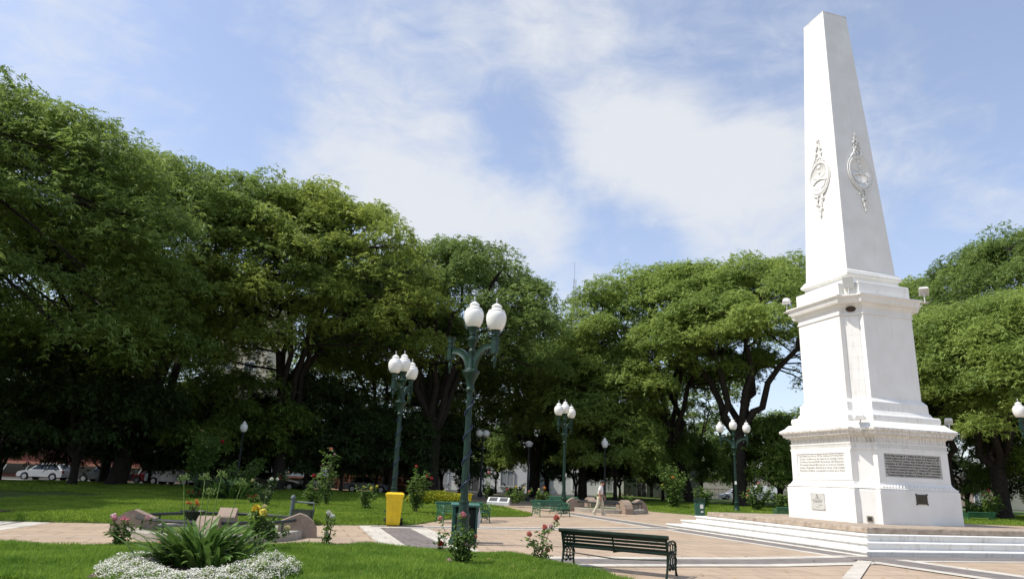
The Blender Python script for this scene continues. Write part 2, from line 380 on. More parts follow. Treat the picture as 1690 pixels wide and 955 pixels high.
BED = [(-5.6, 11.7), (-5.6, 10.4), (-5.4, 9.7), (-3.9, 9.5), (-3.0, 10.3), (-3.2, 11.3), (-4.4, 11.9), (-5.5, 11.9)]
FARL = [(-13.3, 19.2), (-9.7, 20.15), (-6.4, 21.95), (-4.0, 23.15), (-3.1, 23.6), (-2.75, 24.9), (-2.2, 27.7), (-0.8, 30.7), (1.0, 32.3), (1.4, 34), (0.3, 39.5), (-2.5, 49), (-8, 57), (-40, 57), (-46, 34), (-30, 19.5), (-20, 17.8)]
FARR = [(9.2, 44.6), (11.2, 41.7), (14, 41.6), (20, 43.8), (34, 45.5), (60, 55), (75, 95), (40, 104), (12, 96), (8.6, 60)]
lawn('near_lawn', NEAR, 0.06); lawn('far_lawn', FARL, 0.16); lawn('right_lawn', FARR, 0.12)
blades('lawn_grass', NEAR, 0.06, (-11, 2.6, 9.5, 16), 3600, 0.095, 0.019, 1, 'short bright mown grass of the nearest lawn', BLADEN)
blades('lawn_grass', FARL, 0.16, (-18, 1.6, 18.5, 34), 1100, 0.075, 0.036, 2, 'sunlit grass of the lawn beyond the paved path')
blades('lawn_grass', FARL, 0.16, (-34, 1, 34, 56), 160, 0.09, 0.06, 3, 'shaded grass under the large trees on the left')
blades('lawn_grass', FARR, 0.12, (8, 48, 41, 66), 210, 0.10, 0.06, 4, 'sunlit grass of the lawn behind the white monument')
sheet('bare_soil', [(-30, 18.6), (-16.4, 18.9), (-13.7, 19.8), (-13.9, 21.0), (-15.2, 23.2), (-17.5, 25.5), (-26, 28), (-40, 27)], 0.203, SOIL)
sheet('street', [(-200, 58.5), (-3, 58.5), (-3, 71), (-200, 71)], 0.0, ASPH)
sheet('street', [(-30, 86), (15, 86), (15, 94), (-30, 94)], 0.0, ASPH)
sheet('street', [(15, 98), (160, 98), (160, 116), (15, 116)], 0.0, ASPH)
sheet('pavement', [(-200, 57.2), (-3, 57.2), (-3, 58.4), (-200, 58.4)], 0.12, mat('pavement_slab', (0.40, 0.38, 0.34), 0.9, 0.1, 2))

# ------------------------------------------------------------------ white monument
def white_mat(name, dirt, base=(0.80, 0.79, 0.75)):
    m = bpy.data.materials.new(name); m.use_nodes = True; t = m.node_tree; b = t.nodes['Principled BSDF']; L = t.links
    b.inputs['Roughness'].default_value = 0.75; b.inputs['Specular IOR Level'].default_value = 0.2
    tcn = t.nodes.new('ShaderNodeTexCoord'); mp = t.nodes.new('ShaderNodeMapping'); mp.inputs['Scale'].default_value = (7+9*(dirt > .9),)*2+(0.9,)
    L.new(tcn.outputs['Object'], mp.inputs[0])
    no = t.nodes.new('ShaderNodeTexNoise'); no.inputs['Scale'].default_value = 1.0; no.inputs['Detail'].default_value = 7; no.inputs['Roughness'].default_value = 0.7
    L.new(mp.outputs[0], no.inputs['Vector'])
    cr = t.nodes.new('ShaderNodeValToRGB'); L.new(no.outputs['Fac'], cr.inputs[0])
    cr.color_ramp.elements[0].position = 0.60-0.16*dirt; cr.color_ramp.elements[0].color = (*base, 1)
    cr.color_ramp.elements[1].position = 0.80-0.12*dirt; cr.color_ramp.elements[1].color = (base[0]*(1-.55*dirt), base[1]*(1-.6*dirt), base[2]*(1-.66*dirt), 1)
    n2 = t.nodes.new('ShaderNodeTexNoise'); n2.inputs['Scale'].default_value = 1.3; n2.inputs['Detail'].default_value = 6
    L.new(tcn.outputs['Object'], n2.inputs['Vector'])
    c2 = t.nodes.new('ShaderNodeValToRGB'); L.new(n2.outputs['Fac'], c2.inputs[0])
    c2.color_ramp.elements[0].position = .3; c2.color_ramp.elements[0].color = (.93, .925, .91, 1); c2.color_ramp.elements[1].position = .65; c2.color_ramp.elements[1].color = (1.02, 1.02, 1.02, 1)
    mu = t.nodes.new('ShaderNodeMix'); mu.data_type = 'RGBA'; mu.blend_type = 'MULTIPLY'; mu.inputs['Factor'].default_value = 1
    L.new(cr.outputs[0], mu.inputs['A']); L.new(c2.outputs[0], mu.inputs['B']); L.new(mu.outputs['Result'], b.inputs['Base Color'])
    bp = t.nodes.new('ShaderNodeBump'); bp.inputs['Strength'].default_value = 0.12; bp.inputs['Distance'].default_value = 0.02
    n3 = t.nodes.new('ShaderNodeTexNoise'); n3.inputs['Scale'].default_value = 9; n3.inputs['Detail'].default_value = 8; L.new(tcn.outputs['Object'], n3.inputs['Vector'])
    L.new(n3.outputs['Fac'], bp.inputs['Height']); L.new(bp.outputs[0], b.inputs['Normal'])
    return m
WH = white_mat('white_limewash', 0.24); WHD = white_mat('weathered_limewash', 0.92, (0.76, 0.745, 0.70)); WHM = white_mat('stained_limewash', 0.4)
MARB = white_mat('white_marble_step', 0.55, (0.70, 0.69, 0.66))
SLAB = mat('brown_stone_slab', (0.42, 0.345, 0.27), 0.9, 0.2, 5, 0.5, 18, c2=(0.24, 0.19, 0.14))
GREYPL = mat('grey_marble_plaque', (0.44, 0.425, 0.385), 0.5, 0.08, 6)
LETTER = mat('dark_lettering', (0.07, 0.065, 0.05), 0.7, 0.1)
LETTERG = mat('grey_lettering', (0.32, 0.31, 0.27), 0.7, 0.1)
mon = thing('monument', 'tall white obelisk on a stepped pedestal with inscribed plaques', 'monument', (CX, CY, 0), AX)
def cross(a, c, r, z):
    P = [(-a, -(a-c)), (-a+r, -(a-c)), (-(a-c), -a+r), (-(a-c), -a)]
    out = []
    for k in range(4):
        q = math.pi/2*k; C, S = round(math.cos(q)), round(math.sin(q))
        out += [(x*C-y*S, x*S+y*C, z) for x, y in P]
    return out
def stack(name, lv, m, parent=mon, smooth=None):
    mb = MB(); mb.rings([cross(*q) for q in lv]); return mb.build(name, m, parent, smooth)
def sq(a, z): return [(-a, -a, z), (a, -a, z), (a, a, z), (-a, a, z)]
for b, z0, z1 in ((5.20, -0.05, 0.135), (4.78, 0.135, 0.315), (4.38, 0.315, 0.49)):
    mb = MB(); mb.rings([sq(b-.028, z0), sq(b-.028, z1-.055), sq(b+.012, z1-.045), sq(b+.012, z1-.012), sq(b, z1)]); mb.build('step', MARB, mon)
mb = MB(); rg = random.Random(4)
def rough_sq(b, z, j): 
    P = []
    for k in range(4):
        for i in range(24):
            t = -b+2*b*i/24; o = b+rg.uniform(-j, j) if i else b
            x, y = ((t, -o), (o, t), (-t, o), (-o, -t))[k]; P.append((x, y, z+rg.uniform(-j, j)*.3))
    return P
mb.rings([rough_sq(4.03, .49, 0), rough_sq(4.05, .52, .012), rough_sq(4.045, .625, .012), rough_sq(4.03, .655, .004)]); mb.build('stone_slab', SLAB, mon)
stack('plinth', [(2.165, .53, .20, .64), (2.165, .53, .20, 1.68), (2.15, .53, .20, 1.70)], WH)
stack('base_moulding', [(2.14, .53, .2, 1.70), (2.13, .53, .2, 1.735), (2.16, .53, .2, 1.75), (2.10, .53, .2, 1.80), (2.045, .53, .2, 1.86), (2.015, .53, .2, 1.94), (2.012, .53, .2, 1.97)], WH)
for s in range(4):                           # carved leaf course on the base moulding
    mb = MB()
    for i in range(25):
        t = -1.44+2.88*i/24; q = math.pi/2*s; C, S = math.cos(q), math.sin(q)
        for (o, z, r, qz) in ((2.125, 1.80, .05, 1.5),):
            x, y = t, -(o-.03); mb.ball((x*C-y*S, x*S+y*C, z), r, 7, 5, (1, 1, qz))
    mb.build('carved_leaf_course', WH, mon, 50)
# base block with a sunk panel on the two inscribed faces
stack('base_block', [(1.998, .53, .2, 1.965), (1.995, .53, .2, 2.98)], WH)
stack('frieze', [(2.03, .53, .2, 2.975), (2.03, .53, .2, 3.04), (2.005, .53, .2, 3.045), (2.005, .53, .2, 3.16), (2.03, .53, .2, 3.165), (2.03, .53, .2, 3.205)], WHM)
for s in range(4):
    mb = MB()
    for i in range(52):
        t = -1.44+2.88*i/51; q = math.pi/2*s; C, S = math.cos(q), math.sin(q); x, y = t, -2.017
        mb.box((x*C-y*S, x*S+y*C, 3.107), (.03, .034, .08), q)
    mb.build('dentil_course', WHM, mon)
stack('cornice', [(2.0, .53, .2, 3.20), (2.0, .53, .2, 3.36), (2.03, .53, .2, 3.40), (2.07, .53, .2, 3.455), (2.19, .53, .2, 3.47), (2.20, .53, .2, 3.55), (2.275, .53, .2, 3.60), (2.285, .53, .2, 3.66)], WHD)
stack('cornice_slope', [(2.284, .53, .2, 3.66), (2.28, .53, .2, 3.675), (2.14, .53, .2, 3.77), (2.05, .53, .2, 3.88), (2.03, .53, .2, 3.90)], WH)
stack('torus_course', [(1.93, .53, .2, 3.90), (1.955, .53, .2, 3.95), (1.965, .53, .2, 4.02), (1.955, .53, .2, 4.10), (1.93, .53, .2, 4.14)], WHM)
stack('upper_plinth', [(1.86, .53, .2, 4.14), (1.80, .53, .2, 4.17), (1.76, .53, .2, 4.26), (1.73, .53, .2, 4.29), (1.72, .53, .2, 4.58), (1.66, .53, .2, 4.66), (1.61, .53, .2, 4.72)], WHM)
stack('upper_block', [(1.602, .53, .2, 4.70), (1.602, .53, .2, 7.66)], WH)
for k in range(4):                           # coursed joints on the chamfered corners
    mb = MB(); q = math.pi/2*k; C, S = math.cos(q), math.sin(q); x = y = -(1.602-.53/2-.10)-.0
    mb.box((x*C-y*S, x*S+y*C, 6.15), (.445, .024, 2.9), q-math.pi/4)
    for i in range(7): mb.box((x*C-y*S, x*S+y*C, 4.95+i*.40), (.46, .03, .018), q-math.pi/4)
    mb.build('corner_coursing', WHM, mon)
stack('upper_frieze', [(1.635, .53, .2, 7.66), (1.635, .53, .2, 7.72), (1.605, .53, .2, 7.73), (1.605, .53, .2, 7.90), (1.64, .53, .2, 7.94), (1.68, .53, .2, 8.02), (1.70, .53, .2, 8.05)], WH)
stack('upper_cornice', [(1.78, .53, .2, 8.05), (1.80, .53, .2, 8.10), (1.84, .53, .2, 8.24), (1.90, .53, .2, 8.28), (1.90, .53, .2, 8.33), (1.62, .53, .2, 8.41)], WHM)
stack('attic_block', [(1.58, .46, .2, 8.40), (1.58, .46, .2, 8.84), (1.56, .46, .2, 8.86)], WHM)
mb = MB(); mb.rings([sq(1.22, 8.84), sq(1.14, 9.02), sq(1.13, 9.13)]); mb.build('shaft_base', WH, mon)
mb = MB(); mb.rings([sq(1.12, 9.13), sq(1.16, 9.14), sq(1.235, 9.20), sq(1.245, 9.27), sq(1.22, 9.31), sq(1.19, 9.32), sq(1.18, 9.38), sq(1.12, 9.44), sq(1.09, 9.46)]); mb.build('shaft_moulding', WHM, mon)
mb = MB(); mb.rings([sq(1.09, 9.46), sq(.588, 20.86)]); shaft = mb.build('shaft', WH, mon)
mb = MB(); mb.rings([sq(.589, 20.86), sq(.589, 20.93), sq(.575, 20.94)]); mb.build('shaft_top', WHD, mon)
def text_mesh(name, lines, size, lead, m, parent, M, squeeze, depth=.006, just='CENTER', bold=0.0):
    mbv = []; F = []
    cu = bpy.data.curves.new('lettering', 'FONT'); cu.body = '\n'.join(lines); cu.size = size; cu.align_x = just; cu.space_line = lead; cu.extrude = depth; cu.resolution_u = 2; cu.offset = bold
    tmp = bpy.data.objects.new('lettering_source', cu); COL.objects.link(tmp)
    dg = bpy.context.evaluated_depsgraph_get(); me = bpy.data.meshes.new_from_object(tmp.evaluated_get(dg)); bpy.data.objects.remove(tmp)
    me.name = name; me.transform(Matrix.Diagonal((squeeze, 1, 1, 1))); me.transform(M); me.materials.clear(); me.materials.append(m)
    return link(name, me, parent)
def fit_lines(name, lines, width, height, m, parent, F, bold=0.0, maxw=None, top=None):
    """each line centred; F maps local (x right, y up, z out) into the thing"""
    objs = []; n = len(lines); lh = height/n
    verts = []; faces = []; me_all = None; bm = bmesh.new()
    for i, ln in enumerate(lines):
        cu = bpy.data.curves.new('l', 'FONT'); cu.body = ln; cu.size = lh*1.0; cu.align_x = 'CENTER'; cu.extrude = .004; cu.resolution_u = 2; cu.offset = bold
        tmp = bpy.data.objects.new('l', cu); COL.objects.link(tmp)
        dg = bpy.context.evaluated_depsgraph_get(); me = bpy.data.meshes.new_from_object(tmp.evaluated_get(dg)); bpy.data.objects.remove(tmp)
        xs = [v.co.x for v in me.vertices]; wd = max(xs)-min(xs); s = min(1.0, width/wd)
        me.transform(Matrix.Translation((0, height/2-lh*(i+.78), 0)) @ Matrix.Diagonal((s, 1, 1, 1))); bm.from_mesh(me); bpy.data.meshes.remove(me)
    me = bpy.data.meshes.new(name); bm.to_mesh(me); bm.free(); me.transform(F); me.materials.append(m)
    return link(name, me, parent)
def faceM(side, c, z, a):
    """local x right, y up, z out for a panel on a monument face; side L = the -X face, R = the -Y face"""
    if side == 'L': return Matrix(((0, 0, -1, -a), (-1, 0, 0, c), (0, 1, 0, z), (0, 0, 0, 1)))
    return Matrix(((1, 0, 0, c), (0, 0, -1, -a), (0, 1, 0, z), (0, 0, 0, 1)))
def panel(name, side, c, z, wd, ht, m, frame=None, depth=.02, a=1.998, fm=None):
    M = faceM(side, c, z, a); mb = MB(); mb.box((0, 0, depth/2), (wd, ht, depth)); mb.v = [tuple(M @ Vector(p)) for p in mb.v]
    o = mb.build(name, m, mon)
    return o, M
LINES_R = ['En esta Plaza tuvo lugar el 1º de Mayo de 1851 el Pronunciamiento del', 'General Urquiza Contra la Tiranía que Culminó el 3 de Febrero de 1852', 'Con la Victoria de Caseros. Aquí se Rindió el Pueblo el 21 de', 'Noviembre de 1852 Rechazando la Invasión del General Madariaga', 'Y Defendiendo la Instalación del Congreso General Constituyente', 'que sancionó la Constitución Argentina el 1º de Mayo de 1853. Promulgada', 'por Urquiza en San José del Cuarto el 25 de Mayo de 1853. La Convención', 'Trasmite al Insigne Republicano Federal del General Ramírez']
LINES_L = ['Esta Pirámide en el Año de 1827 fue Creada por la Provincia Entera', 'Gracias a la Memoria del General Dn Santiago Derqui', 'El Gobierno Nacional MCMV Reconstruyó este Monumento', 'El Presidente General Mitre por ser un Orden del Gobierno', 'Libertad y Prosperidad a Memoria de los Heroes Tomás González', 'Patriotas y Artífices Consagrados a Justicia de su Patria']
def sunk_frame(side, c, z, wd, ht, a, t=.045, d=.05):
    M = faceM(side, c, z, a); mb = MB()
    for x, y, w_, h_ in ((0, ht/2+t/2, wd+2*t, t), (0, -ht/2-t/2, wd+2*t, t), (-wd/2-t/2, 0, t, ht), (wd/2+t/2, 0, t, ht)):
        mb.box((x, y, d/2), (w_, h_, d))
    mb.v = [tuple(M @ Vector(p)) for p in mb.v]; return mb.build('panel_frame', WH, mon)
oR, MR = panel('inscribed_plaque', 'R', -.03, 2.495, 2.34, .73, GREYPL, depth=.008)
oR['label'] = 'grey inscribed plaque with eight dark lines'
fit_lines('lettering', LINES_R, 2.24, .70, LETTER, oR, MR @ Matrix.Translation((0, 0, .008)), bold=.0022)
oL, ML = panel('inscribed_plaque', 'L', -.015, 2.47, 2.34, .76, WHM, depth=.008)
oL['label'] = 'white inscribed plaque with six grey lines'
fit_lines('lettering', LINES_L, 2.2, .60, LETTERG, oL, ML @ Matrix.Translation((0.02, .06, .008)), bold=.001)
# sunk surround: the face around each inscription stands proud of it
def surround(side, c, z, wd, ht, a, d, z0, z1, lim):
    M = faceM(side, c, z, a); mb = MB(); l, r = -lim, lim
    lo, hi = z0-z, z1-z
    if side == 'L': l, r = -lim+c, lim+c
    else: l, r = -lim-c, lim-c
    for x0, x1, y0, y1 in ((l, r, ht/2, hi), (l, r, lo, -ht/2), (l, -wd/2, -ht/2, ht/2), (wd/2, r, -ht/2, ht/2)):
        mb.box(((x0+x1)/2, (y0+y1)/2, d/2), (x1-x0, y1-y0, d))
    mb.v = [tuple(M @ Vector(p)) for p in mb.v]; return mb.build('face_slab', WH, mon)
surround('L', -.015, 2.47, 2.38, .78, 1.998, .03, 1.972, 2.972, 1.464)
surround('R', -.03, 2.495, 2.36, .75, 1.998, .02, 1.972, 2.972, 1.464)
# small plaques
oS, MS = panel('small_plaque', 'L', .062, 1.255, .66, .54, mat('pale_grey_plaque', (.58, .58, .55), .5, .06, 6), depth=.03, a=2.165)
oS['label'] = 'small pale grey plaque with an oval emblem and fine writing'
mb = MB(); mb.torus((0, .18, .034), .045, .012, 2, 16, 5, (.75, 1)); mb.box((0, .235, .034), (.03, .03, .01)); mb.v = [tuple(MS @ Vector(p)) for p in mb.v]; mb.build('emblem', LETTERG, oS, 40)
fit_lines('lettering', ['HOMENAJE'], .28, .05, LETTERG, oS, MS @ Matrix.Translation((0, .105, .03)))
fit_lines('lettering', ['Al cumplirse un nuevo aniversario de la', 'fundación el pueblo y la ciudad en memoria', 'de sus hombres y mujeres'], .50, .12, LETTERG, oS, MS @ Matrix.Translation((0, .01, .03)))
fit_lines('lettering', ['Entre Ríos'], .24, .045, LETTERG, oS, MS @ Matrix.Translation((.13, -.12, .03)))
fit_lines('lettering', ['Mayo 1983'], .18, .04, LETTERG, oS, MS @ Matrix.Translation((.0, -.19, .03)))
M_ = faceM('L', .062, 1.255, 2.165)
for x in (-.3, .3):
    for y in (-.24, .24): mb = MB(); mb.ball((x, y, .032), .014, 8, 5); mb.v = [tuple(M_ @ Vector(p)) for p in mb.v]; mb.build('bolt', LETTERG, oS, 50)
oB, MBz = panel('bronze_plaque', 'R', -.008, 1.452, .44, .30, mat('dark_bronze', (.075, .062, .045), .45, .2, 12, metal=.5), depth=.025, a=2.165)
oB['label'] = 'small dark bronze plaque with scrolled corners'
for x in (-.22, .22):
    for y in (-.15, .15): mb = MB(); mb.ball((x, y, .02), .032, 8, 5, (1, 1, .5)); mb.v = [tuple(MBz @ Vector(p)) for p in mb.v]; mb.build('corner_scroll', MATS['dark_bronze'], oB, 50)
# outlet box low in the front chamfered corner
mb = MB(); cc = -(2.165-.53/2-.10)
mb.box((cc-.0, cc-.0, .80), (.17, .06, .17), -math.pi/4); mb.build('outlet_box', mat('rusty_box', (.30, .25, .18), .8, .2, 20), mon)
mb = MB(); mb.box((cc-.025, cc-.025, .80), (.10, .02, .10), -math.pi/4); mb.build('outlet_opening', IRON, mon)
# hole under the upper cornice at the front corner
mb = MB(); k = -(1.602-.53/2-.10); mb.ball((k-.0, k-.0, 7.88), .17, 14, 8, (1, 1, .62)); mb.build('nest', mat('brown_nest', (.10, .065, .045), .95, .3, 25, .8, 60), mon, 50)
# scuffs
# floodlights
FLW = mat('floodlight_white', (.62, .61, .58), .5, .08, 8)
def flood(name, loc, rz, tilt, k=1.0):
    b = MB(); M = Matrix.Translation(loc) @ Matrix.Rotation(rz, 4, 'Z') @ Matrix.Rotation(tilt, 4, 'X') @ Matrix.Scale(k, 4)
    b.rings([[(-.17, -.02, -.20), (.17, -.02, -.20), (.17, -.02, .20), (-.17, -.02, .20)], [(-.15, .10, -.17), (.15, .10, -.17), (.15, .10, .17), (-.15, .10, .17)], [(-.07, .17, -.09), (.07, .17, -.09), (.07, .17, .09), (-.07, .17, .09)]])
    b.box((0, -.03, 0), (.37, .03, .43)); b.v = [tuple(M @ Vector(p)) for p in b.v]
    o = b.build(name, FLW, mon)
    g = MB(); g.box((0, -.048, 0), (.31, .01, .36)); g.v = [tuple(M @ Vector(p)) for p in g.v]; g.build('floodlight_glass', mat('floodlight_glass', (.45, .45, .42), .15, .05, 3), o)
    a = MB(); s = Vector(loc); a.tube([s+Vector((0, 0, -.05)), s+Vector((0, 0, -.42))], .022, 6); a.box(s+Vector((0, 0, -.43)), (.2, .2, .02)); a.build('bracket', FLW, o)
flood('floodlight', (-1.36, -1.36, 8.82), -math.pi/4, R(8))
flood('floodlight', (-1.86, 1.36, 8.68), math.pi*.75, R(58), .85)
flood('floodlight', (1.46, -1.90, 8.68), -math.pi*.25, R(58), .85)
flood('floodlight', (-1.88, -1.88, 3.98), math.pi*.75, R(75), .85)
flood('floodlight', (1.72, -2.0, 4.05), -math.pi*.25, R(55), .65)
# relief medallions
def medallion(side, seed):
    a = .908; lean = math.atan((1.09-.588)/(20.86-9.46)); zc = 13.55; ap = 1.09-(zc-9.46)*math.tan(lean)
    c = .06 if side == 'L' else .12
    M = faceM(side, c, zc, ap) @ Matrix.Rotation(-lean, 4, 'X')
    rg = random.Random(seed)
    def fin(mb, name, m=WHM, par=None, sm=55):
        mb.v = [tuple(M @ Vector(p)) for p in mb.v]; return mb.build(name, m, par, sm)
    b = MB(); n = 36
    b.rings([[(.50*math.cos(2*math.pi*i/n)*s, .66*math.sin(2*math.pi*i/n)*s, z) for i in range(n)] for s, z in ((1, -.03), (1, .03), (.93, .035), (.90, .015))])
    med = fin(b, 'relief_medallion', par=mon); med['label'] = 'oval coat of arms relief on the lit face' if side == 'L' else 'oval coat of arms relief on the shaded face'
    b = MB(); b.torus((0, 0, .035), .5, .035, 2, 40, 7, (1, 1.32))
    b.torus((0, 0, .03), .57, .022, 2, 40, 6, (1, 1.30)); fin(b, 'oval_frame', par=med)
    b = MB()                                    # emblem: two clasped hands under a capped pike, rising sun on top
    b.tube([(0, -.42, .03), (0, .22, .03)], .018, 6); b.ball((0, .26, .04), .07, 10, 6, (1, 1.2, .6)); b.ball((.03, .33, .04), .045, 8, 6, (1, 1, .6))
    for s in (-1, 1):
        b.tube([(s*.40, -.20, .03), (s*.22, -.10, .045), (s*.06, -.06, .05)], [.06, .05, .045], 7)
        b.tube([(s*.36, .12, .03), (s*.2, .04, .035), (s*.04, .0, .03)], [.012, .016, .012], 5)
        b.tube([(s*.05, -.52, .03), (s*.26, -.42, .035), (s*.38, -.2, .035)], [.02, .03, .02], 6)
    b.ball((0, -.06, .06), .075, 8, 6, (1.4, .8, .6))
    b.ball((0, .50, .035), .09, 12, 6, (1, 1, .6))
    for k in range(9):
        t = math.pi*k/8; b.tube([(math.cos(t)*.09, .50+math.sin(t)*.09, .03), (math.cos(t)*.17, .50+math.sin(t)*.15, .03)], [.014, .004], 4)
    b.v = [(x*.92, y*.92, .012+z*.55) for x, y, z in b.v]; fin(b, 'emblem', par=med)
    b = MB()                                    # garlands above and below
    for k in range(26):
        t = k/25; y = .72+t*.98; wd = .17*(1-t*.75)+.03; s = (-1)**k
        b.ball((s*rg.uniform(.15, 1)*wd, y, .04), rg.uniform(.035, .07)*(1-.45*t), 8, 5, (1, 1.1, .7))
    for s in (-1, 1):
        b.tube([(s*.34, .62, .03), (s*.22, .78, .045), (s*.14, .92, .05), (s*.19, 1.05, .04), (s*.11, 1.12, .03)], [.04, .038, .03, .024, .012], 6)
        b.tube([(s*.10, 1.15, .03), (s*.17, 1.25, .04), (s*.10, 1.34, .03)], [.02, .026, .01], 6)
    b.ball((0, 1.66, .03), .045, 8, 6, (.7, 1.7, .6)); fin(b, 'garland', par=med)
    b = MB()
    for s in (-1, 1): b.tube([(s*.42, -.50, .03), (s*.28, -.68, .04), (s*.10, -.80, .045), (s*.16, -.92, .04)], [.03, .035, .03, .015], 6)
    for k in range(24):
        t = k/23; y = -.85-t*.80; wd = .17*math.sin(math.pi*min(1, .25+t))+.02; s = (-1)**k
        b.ball((s*rg.uniform(.1, 1)*wd, y, .04), rg.uniform(.035, .075)*(1-.4*t), 8, 5, (1, 1.1, .7))
    b.tube([(0, -1.5, .03), (0, -1.74, .02)], [.03, .006], 6); fin(b, 'garland', par=med)
medallion('L', 3); medallion('R', 5)
# ------------------------------------------------------------------ triple street lamps
def make_lamp(arms, left_globe=True, wire=None, sleeve=False):
    t = thing('street_lamp', 'x', 'street lamp')
    b = MB(); b.lathe([(.34, 0), (.34, .06), (.31, .09), (.30, .16), (.24, .22), (.19, .27), (.155, .34), (.15, .62), (.17, .66), (.17, .70), (.13, .74), (.115, .95), (.135, .97), (.135, 1.01), (.10, 1.03)], n=20); b.build('base', GREEN, t, 40)
    b = MB(); b.lathe([(.098, 1.0), (.085, 2.4), (.072, 3.72)], n=24, flute=.10); b.build('pole', GREEN, t, 25)
    b = MB(); b.lathe([(.078, 3.70), (.12, 3.73), (.125, 3.77), (.10, 3.80), (.095, 3.86), (.11, 3.95), (.15, 4.05), (.205, 4.16), (.235, 4.20), (.225, 4.24), (.16, 4.27), (.14, 4.30)], n=20); b.build('capital', GREEN, t, 40)
    b = MB(); b.lathe([(.13, 4.28), (.11, 4.36), (.10, 4.55), (.085, 4.70), (.10, 4.73), (.10, 4.78), (.07, 4.82), (.085, 4.92), (.125, 5.02), (.155, 5.06), (.15, 5.10), (.085, 5.14), (.075, 5.18), (.10, 5.20), (.09, 5.24), (.13, 5.34), (.15, 5.38), (.15, 5.41)], n=18); b.build('stem', GREEN, t, 40)
    for s in (-1, 1):
        pts = []
        for i in range(13):
            a = math.pi/2*i/12; pts.append((s*(.09+.60*(1-math.cos(a))), 0, 4.26+.58*math.sin(a)))
        pts.append((s*.80, 0, 4.85))
        b = MB()
        rs = [];
        P = [Vector(p) for p in pts]
        for i, p in enumerate(P):
            d = (P[min(i+1, len(P)-1)]-P[max(i-1, 0)]).normalized(); nr = Vector((-d.z*s, 0, d.x*s)) if True else 0
            h = .095-.02*i/len(P); w_ = .05
            rs.append([p+nr*h+Vector((0, -w_, 0)), p+nr*h*.55+Vector((0, -w_*.6, 0)), p-nr*h*.55+Vector((0, -w_*.6, 0)), p-nr*h+Vector((0, -w_, 0)), p-nr*h+Vector((0, w_, 0)), p-nr*h*.55+Vector((0, w_*.6, 0)), p+nr*h*.55+Vector((0, w_*.6, 0)), p+nr*h+Vector((0, w_, 0))])
        b.rings(rs)
        # scroll under the arm end
        b.tube([(s*(.60+.09*math.cos(q)), 0, 4.68+.09*math.sin(q)) for q in [math.pi*.5*k/3 for k in range(-3, 8)]], .022, 6)
        b.build('arm', GREEN, t, 40)
        b = MB(); b.box((s*.86, 0, 4.80), (.15, .13, .36)); b.box((s*.86, 0, 4.99), (.18, .16, .03))
        b.lathe([(.012, 4.24), (.03, 4.30), (.025, 4.38), (.055, 4.44), (.055, 4.50), (.025, 4.55), (.03, 4.62)], (s*.86, 0, 0), 10)
        b.lathe([(.075, 5.0), (.07, 5.04), (.10, 5.09), (.09, 5.12), (.12, 5.20), (.135, 5.23)], (s*.86, 0, 0), 16); b.build('arm_socket', GREEN, t, 40)
    def globe(x, z, k=1.0):
        g = MB(); pr = [(.14, 0), (.185, .04), (.23, .13), (.258, .25), (.262, .34), (.25, .41), (.225, .46), (.205, .48), (.215, .49), (.215, .505), (.17, .53), (.125, .555), (.115, .575), (.135, .60), (.135, .625), (.10, .66), (.055, .69), (.03, .70)]
        g.lathe([(r*k, q*k) for r, q in pr], (x, 0, z), 24); o = g.build('globe', GLOBE, t, 40)
        f = MB(); f.lathe([(.03, .695), (.034, .715), (.018, .73), (.012, .745), (.03, .775), (.028, .80), (.005, .85)], (x, 0, z), 8); f.build('finial', mat('grey_finial', (.42, .43, .43), .4, .1, 8, metal=.4), o, 50)
    globe(0, 5.40)
    if left_globe: globe(-.86, 5.22)
    globe(.86, 5.22)
    if wire:
        b = MB(); n = 90; z0, z1, turns = wire
        b.tube([(.102*math.cos(2*math.pi*turns*i/n), .102*math.sin(2*math.pi*turns*i/n), z0+(z1-z0)*i/n) for i in range(n+1)], .02, 6)
        b.build('cable', mat('blue_black_cable', (.018, .03, .075), .4, .1), t, 60)
    if sleeve:
        b = MB(); b.box((.0, -.125, 1.95), (.13, .012, .2)); b.build('sticker', mat('white_sticker', (.75, .75, .72), .6, .05), t)
    t.rotation_euler = (0, 0, arms); return t
G = 'triple globe lamps around the plaza'
l1 = make_lamp(R(-45), left_globe=False, wire=(.9, 3.55, 4.3)); l1.location = (-.98, 17.85, 0); tag(l1, 'green triple lamp with a missing globe and a dark cable wound round its pole', 'street lamp', G)
l2 = make_lamp(R(76), wire=(1.1, 3.6, 4.5)); l2.location = (-4.15, 27.1, 0.10); l2.scale = (1, 1, 1); tag(l2, 'triple globe lamp rising just behind the yellow bin', 'street lamp', G)
l3 = make_lamp(R(60), sleeve=True); l3.location = (3.38, 40.6, 0); tag(l3, 'triple globe lamp standing beside the green benches, its base clear on paving', 'street lamp', G)
l4 = make_lamp(R(-18), sleeve=True); l4.location = (15.36, 47.4, 0); tag(l4, 'triple globe lamp on the grass close behind the left corner of the steps', 'street lamp', G)
l5 = make_lamp(R(8)); l5.location = (24.45, 32.0, 0.0); tag(l5, 'street lamp cut by the right edge of the picture', 'street lamp', G)
